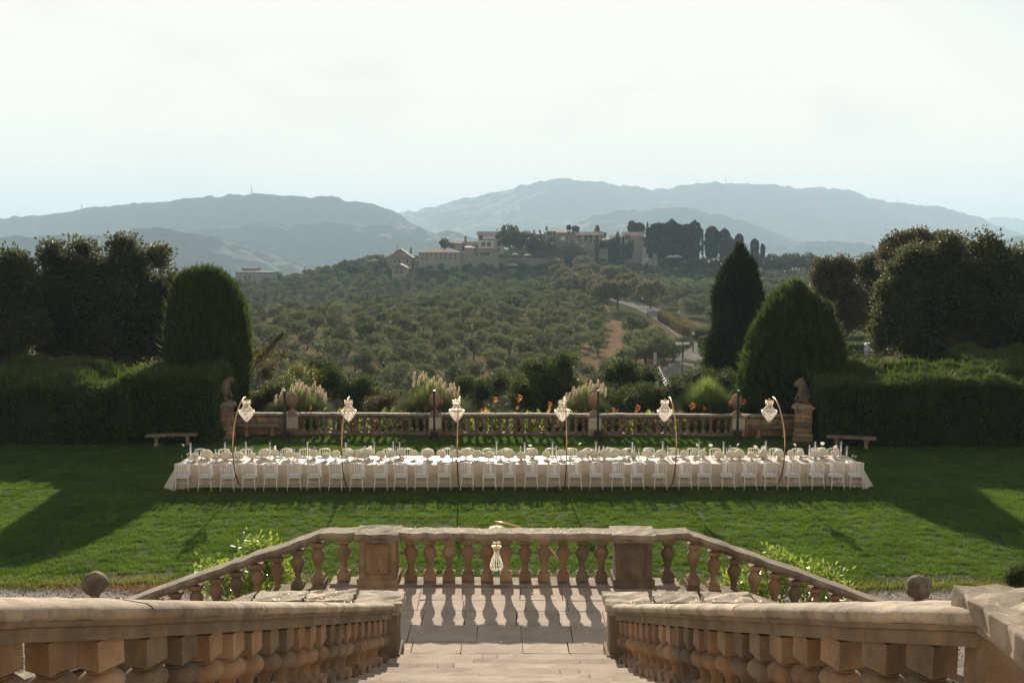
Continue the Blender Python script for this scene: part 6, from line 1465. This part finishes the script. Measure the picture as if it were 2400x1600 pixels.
TV = [(1400,528,548,10,'c','pointed cypress standing on the roof line above the cream houses'),(1399,555,612,9,'c','thin cypress left of the cypress pair below the palazzo'),(1412,565,612,14,'p','dark conifer right of the thin cypress'),(1434,560,612,22,'p','broad dark cypress in front of the small grey house'),(1447,545,610,14,'c','tallest thin dark cypress in front of the cream houses'),(1460,556,600,7,'c','very slim cypress in front of the three storey house'),(1473,570,605,18,'p','rounded conifer under the three storey house'),(1517,560,602,9,'c','slim cypress before the white stepped house'),(1532,550,600,10,'c','cypress at the left edge of the pine wood'),(1333,527,541,10,'p','small pine top behind the palazzo roof'),(1349,530,545,16,'p','spreading pine behind the palazzo roof'),(1481,518,556,18,'p','pointed pine left above the three storey house'),(1497,522,556,26,'p','broad pine behind the three storey house'),(1517,521,560,7,'c','slim pointed cypress between the pines'),
 (1535,525,606,38,'p','left pine of the dark wood'),(1552,524,608,38,'p','second pine of the dark wood'),(1572,521,608,38,'p','pine with a square top in the dark wood'),(1592,527,608,38,'p','fourth pine of the dark wood'),(1610,526,608,38,'p','fifth pine of the dark wood'),(1628,522,606,28,'p','right pine of the dark wood'),(1646,546,600,6,'c','thin cypress right of the dark wood'),(1668,531,606,32,'p','tall round headed pine right of the dark wood'),(1696,540,608,24,'p','conical pine right of the round headed pine'),(1713,558,606,14,'p','small pine between two taller ones'),(1731,548,606,20,'p','pointed pine above the dark cypress'),(1768,562,608,18,'p','left one of two small pines right of the dark cypress'),(1787,572,608,10,'p','right one of two small pines right of the dark cypress'),(808,608,632,9,'c','single small cypress on the ridge left of the village')]
for i, (px_, yt, yb, w, kd, lab) in enumerate(TV):
    Y_ = 490 if yb < 570 else 458+(i % 4)*3; p0 = at(px_, yb, Y_); H = at(px_, yt, Y_)[2]-p0[2]; W = w/F*Y_
    e = empty('cypress_tree' if kd == 'c' else 'pine_tree', (p0[0], Y_, p0[2]), i*1.3); tag(e, lab, 'tree', 'conifers of the village')
    m = cy if kd == 'c' else pi_[i % 3]; bw = 2.2 if kd == 'c' else 5.5; e.scale = (W/bw*1.1, W/bw*1.1, H/10); link('crown', m, None, e); link('trunk', CTM, None, e)
M['far_leaf'] = leafm('village_tree_leaves', (.030,.042,.018), (.075,.090,.035), .2, None, .1, .5, .3, .5)
M['far_leaf_light'] = leafm('light_poplar_leaves', (.13,.15,.06), (.22,.24,.11), .3, None, .1, .5, .3, .5)
def round_mesh(seed, mat='far_leaf'):
    V, Fs = crown_leaves([(0,0,3,2.6,2.6,2.4),(1.2,.4,2.4,1.8,1.8,1.6),(-1.3,0,2.5,1.7,1.7,1.6),(0,0,1.2,2,2,1.2)], 2600, .5, seed, .6, .3, .45, 15); m = np_mesh('crown', V, Fs); m.materials.append(M[mat]); return m
RMs = [round_mesh(400+i) for i in range(3)]; RL = round_mesh(410, 'far_leaf_light'); RT_ = MB(); RT_.tube([(0,0,-1),(0,0,2.5)], [.3,.15], 6); RTM = RT_.mesh('trunk'); RTM.materials.append(M['bark'])
RV = [(1195,553,50,'big round tree right of the tall white house',1195),(1217,562,34,'green rounded tree right of the big round tree',0),(1235,560,34,'pale green tree in the middle of the village trees',0),(1250,575,32,'low dark tree below the middle village trees',0),(1262,568,30,'round dark tree left of the palazzo',0),(1278,580,34,'dark tree at the foot of the palazzo',0),(1290,585,30,'tree under the clock tower, left side',0),(1345,597,52,'large dark dome tree below the clock tower',0),(1042,570,22,'small tree against the gable of the cream house',0),(893,620,26,'round tree left of the stone house',0),(875,628,22,'tree left of the cottage',0),(858,632,24,'low round tree on the ridge',0),(830,630,32,'broad round tree on the ridge near the single cypress',0),(800,632,30,'broad round tree left of the single cypress',0),(767,636,24,'isolated round tree at the left end of the ridge',0),(1010,628,44,'dark round tree under the long convent, left',0),(1040,632,40,'dark round tree under the long convent, middle',0),(1072,632,38,'dark round tree under the long convent, right',0),(965,640,28,'light green tree right of the cottage',0),(1100,636,34,'tree below the square stone tower block',0),(590,645,30,'pale poplar in front of the white modern house',9),(655,645,16,'small pale poplar right of the white modern house',9)]
for k in range(14): RV.append((1130+k*13, 628+(k*7) % 12, 24+(k*5) % 12, '%s scrubby tree from the left on the bank below the village terraces' % ordi(k+1), 0))
for k in range(22): RV.append((1555+k*17, 616+(k*5) % 9-(6 if k > 12 else 0), 26+(k*7) % 12, '%s tree from the left in the wooded bank right of the village' % ordi(k+1), 0))
for i, (px_, py_, w, lab, fl) in enumerate(RV):
    Y_ = 452+(i*7) % 11; p = at(px_, py_, Y_); s = w/F*Y_/5.4; e = empty('village_tree', (p[0], Y_, p[2]-2.7*s), i*1.1); e.scale = (s,)*3; tag(e, lab, 'tree', 'round trees around the village'); link('crown', RL if fl == 9 else RMs[i % 3], None, e); link('trunk', RTM, None, e)
# thin utility poles
for px_, yt, yb, lab in ((715,625,650,'left utility pole on the ridge'),(862,607,632,'utility pole on the ridge left of the village')):
    p = at(px_, yb, 450); q = at(px_, yt, 450); e = MB().tube([(0,0,0),(0,0,q[2]-p[2])], .16, 6).build('utility_pole', M['dark_metal'], loc=(p[0],450,p[2])); tag(e, lab, 'pole')

# ================================================================ the villa behind the photographer
vf = empty('villa', (0, -14, 5.95)); tag(vf, 'plastered villa facade behind the stair head', 'building')
M['villa'] = stone('villa_plaster', (.55,.44,.31), (.62,.50,.36), dirt=.15, spots=0, sc_=.3)
b = MB(); b.box((0,-4,4.5), (46,8,21)); b.build('wall', M['villa'], vf)
b = MB(); b.add([(-23.8,-8.6,15),(23.8,-8.6,15),(23.8,.8,15),(-23.8,.8,15),(-19,-4,18),(19,-4,18)], [(0,1,5,4),(2,3,4,5),(3,0,4),(1,2,5),(3,2,1,0)]); b.build('roof', M['roof'], vf)
for zz in (1.6, 6.2, 11):
    for x_ in range(-20, 21, 5):
        b = MB(); b.box((x_,.03,zz), (1.9,.16,2.8)); f = b.build('window', M['panel'], vf); g = MB(); g.box((x_,.12,zz), (1.4,.08,2.3)); g.build('pane', M['window'], f)

# small white petals scattered on the stone rails
r = np.random.default_rng(8); P = []
for k in range(200): P.append((r.uniform(-2.4,2.2)+AX, YB+r.uniform(-.17,.17), RT+.145))
for s in (-1, 1):
    for k in range(25): t = r.uniform(0, tt[-1]*.95); q = crom(t); P.append((AX+s*q[0]+r.uniform(-.1,.1), q[1], ztop(q[1])+.004))
    for k in range(60): P.append((AX+s*r.uniform(1.98,3.3), 12.86+r.uniform(-.22,.22), 3.062))
for k in range(120): P.append((AX+r.uniform(-1.4,1.4), r.uniform(12.7,15.7), LZ+.006))
P = np.array(P); V, Fs = leaf_quads(P, np.tile([0,0,.15], (len(P),1))+r.normal(size=(len(P),3))*.6, .020, .8, .1, 3)
o = link('scattered_petals', np_mesh('scattered_petals', V, Fs), M['petal']); tag(o, kind='stuff')
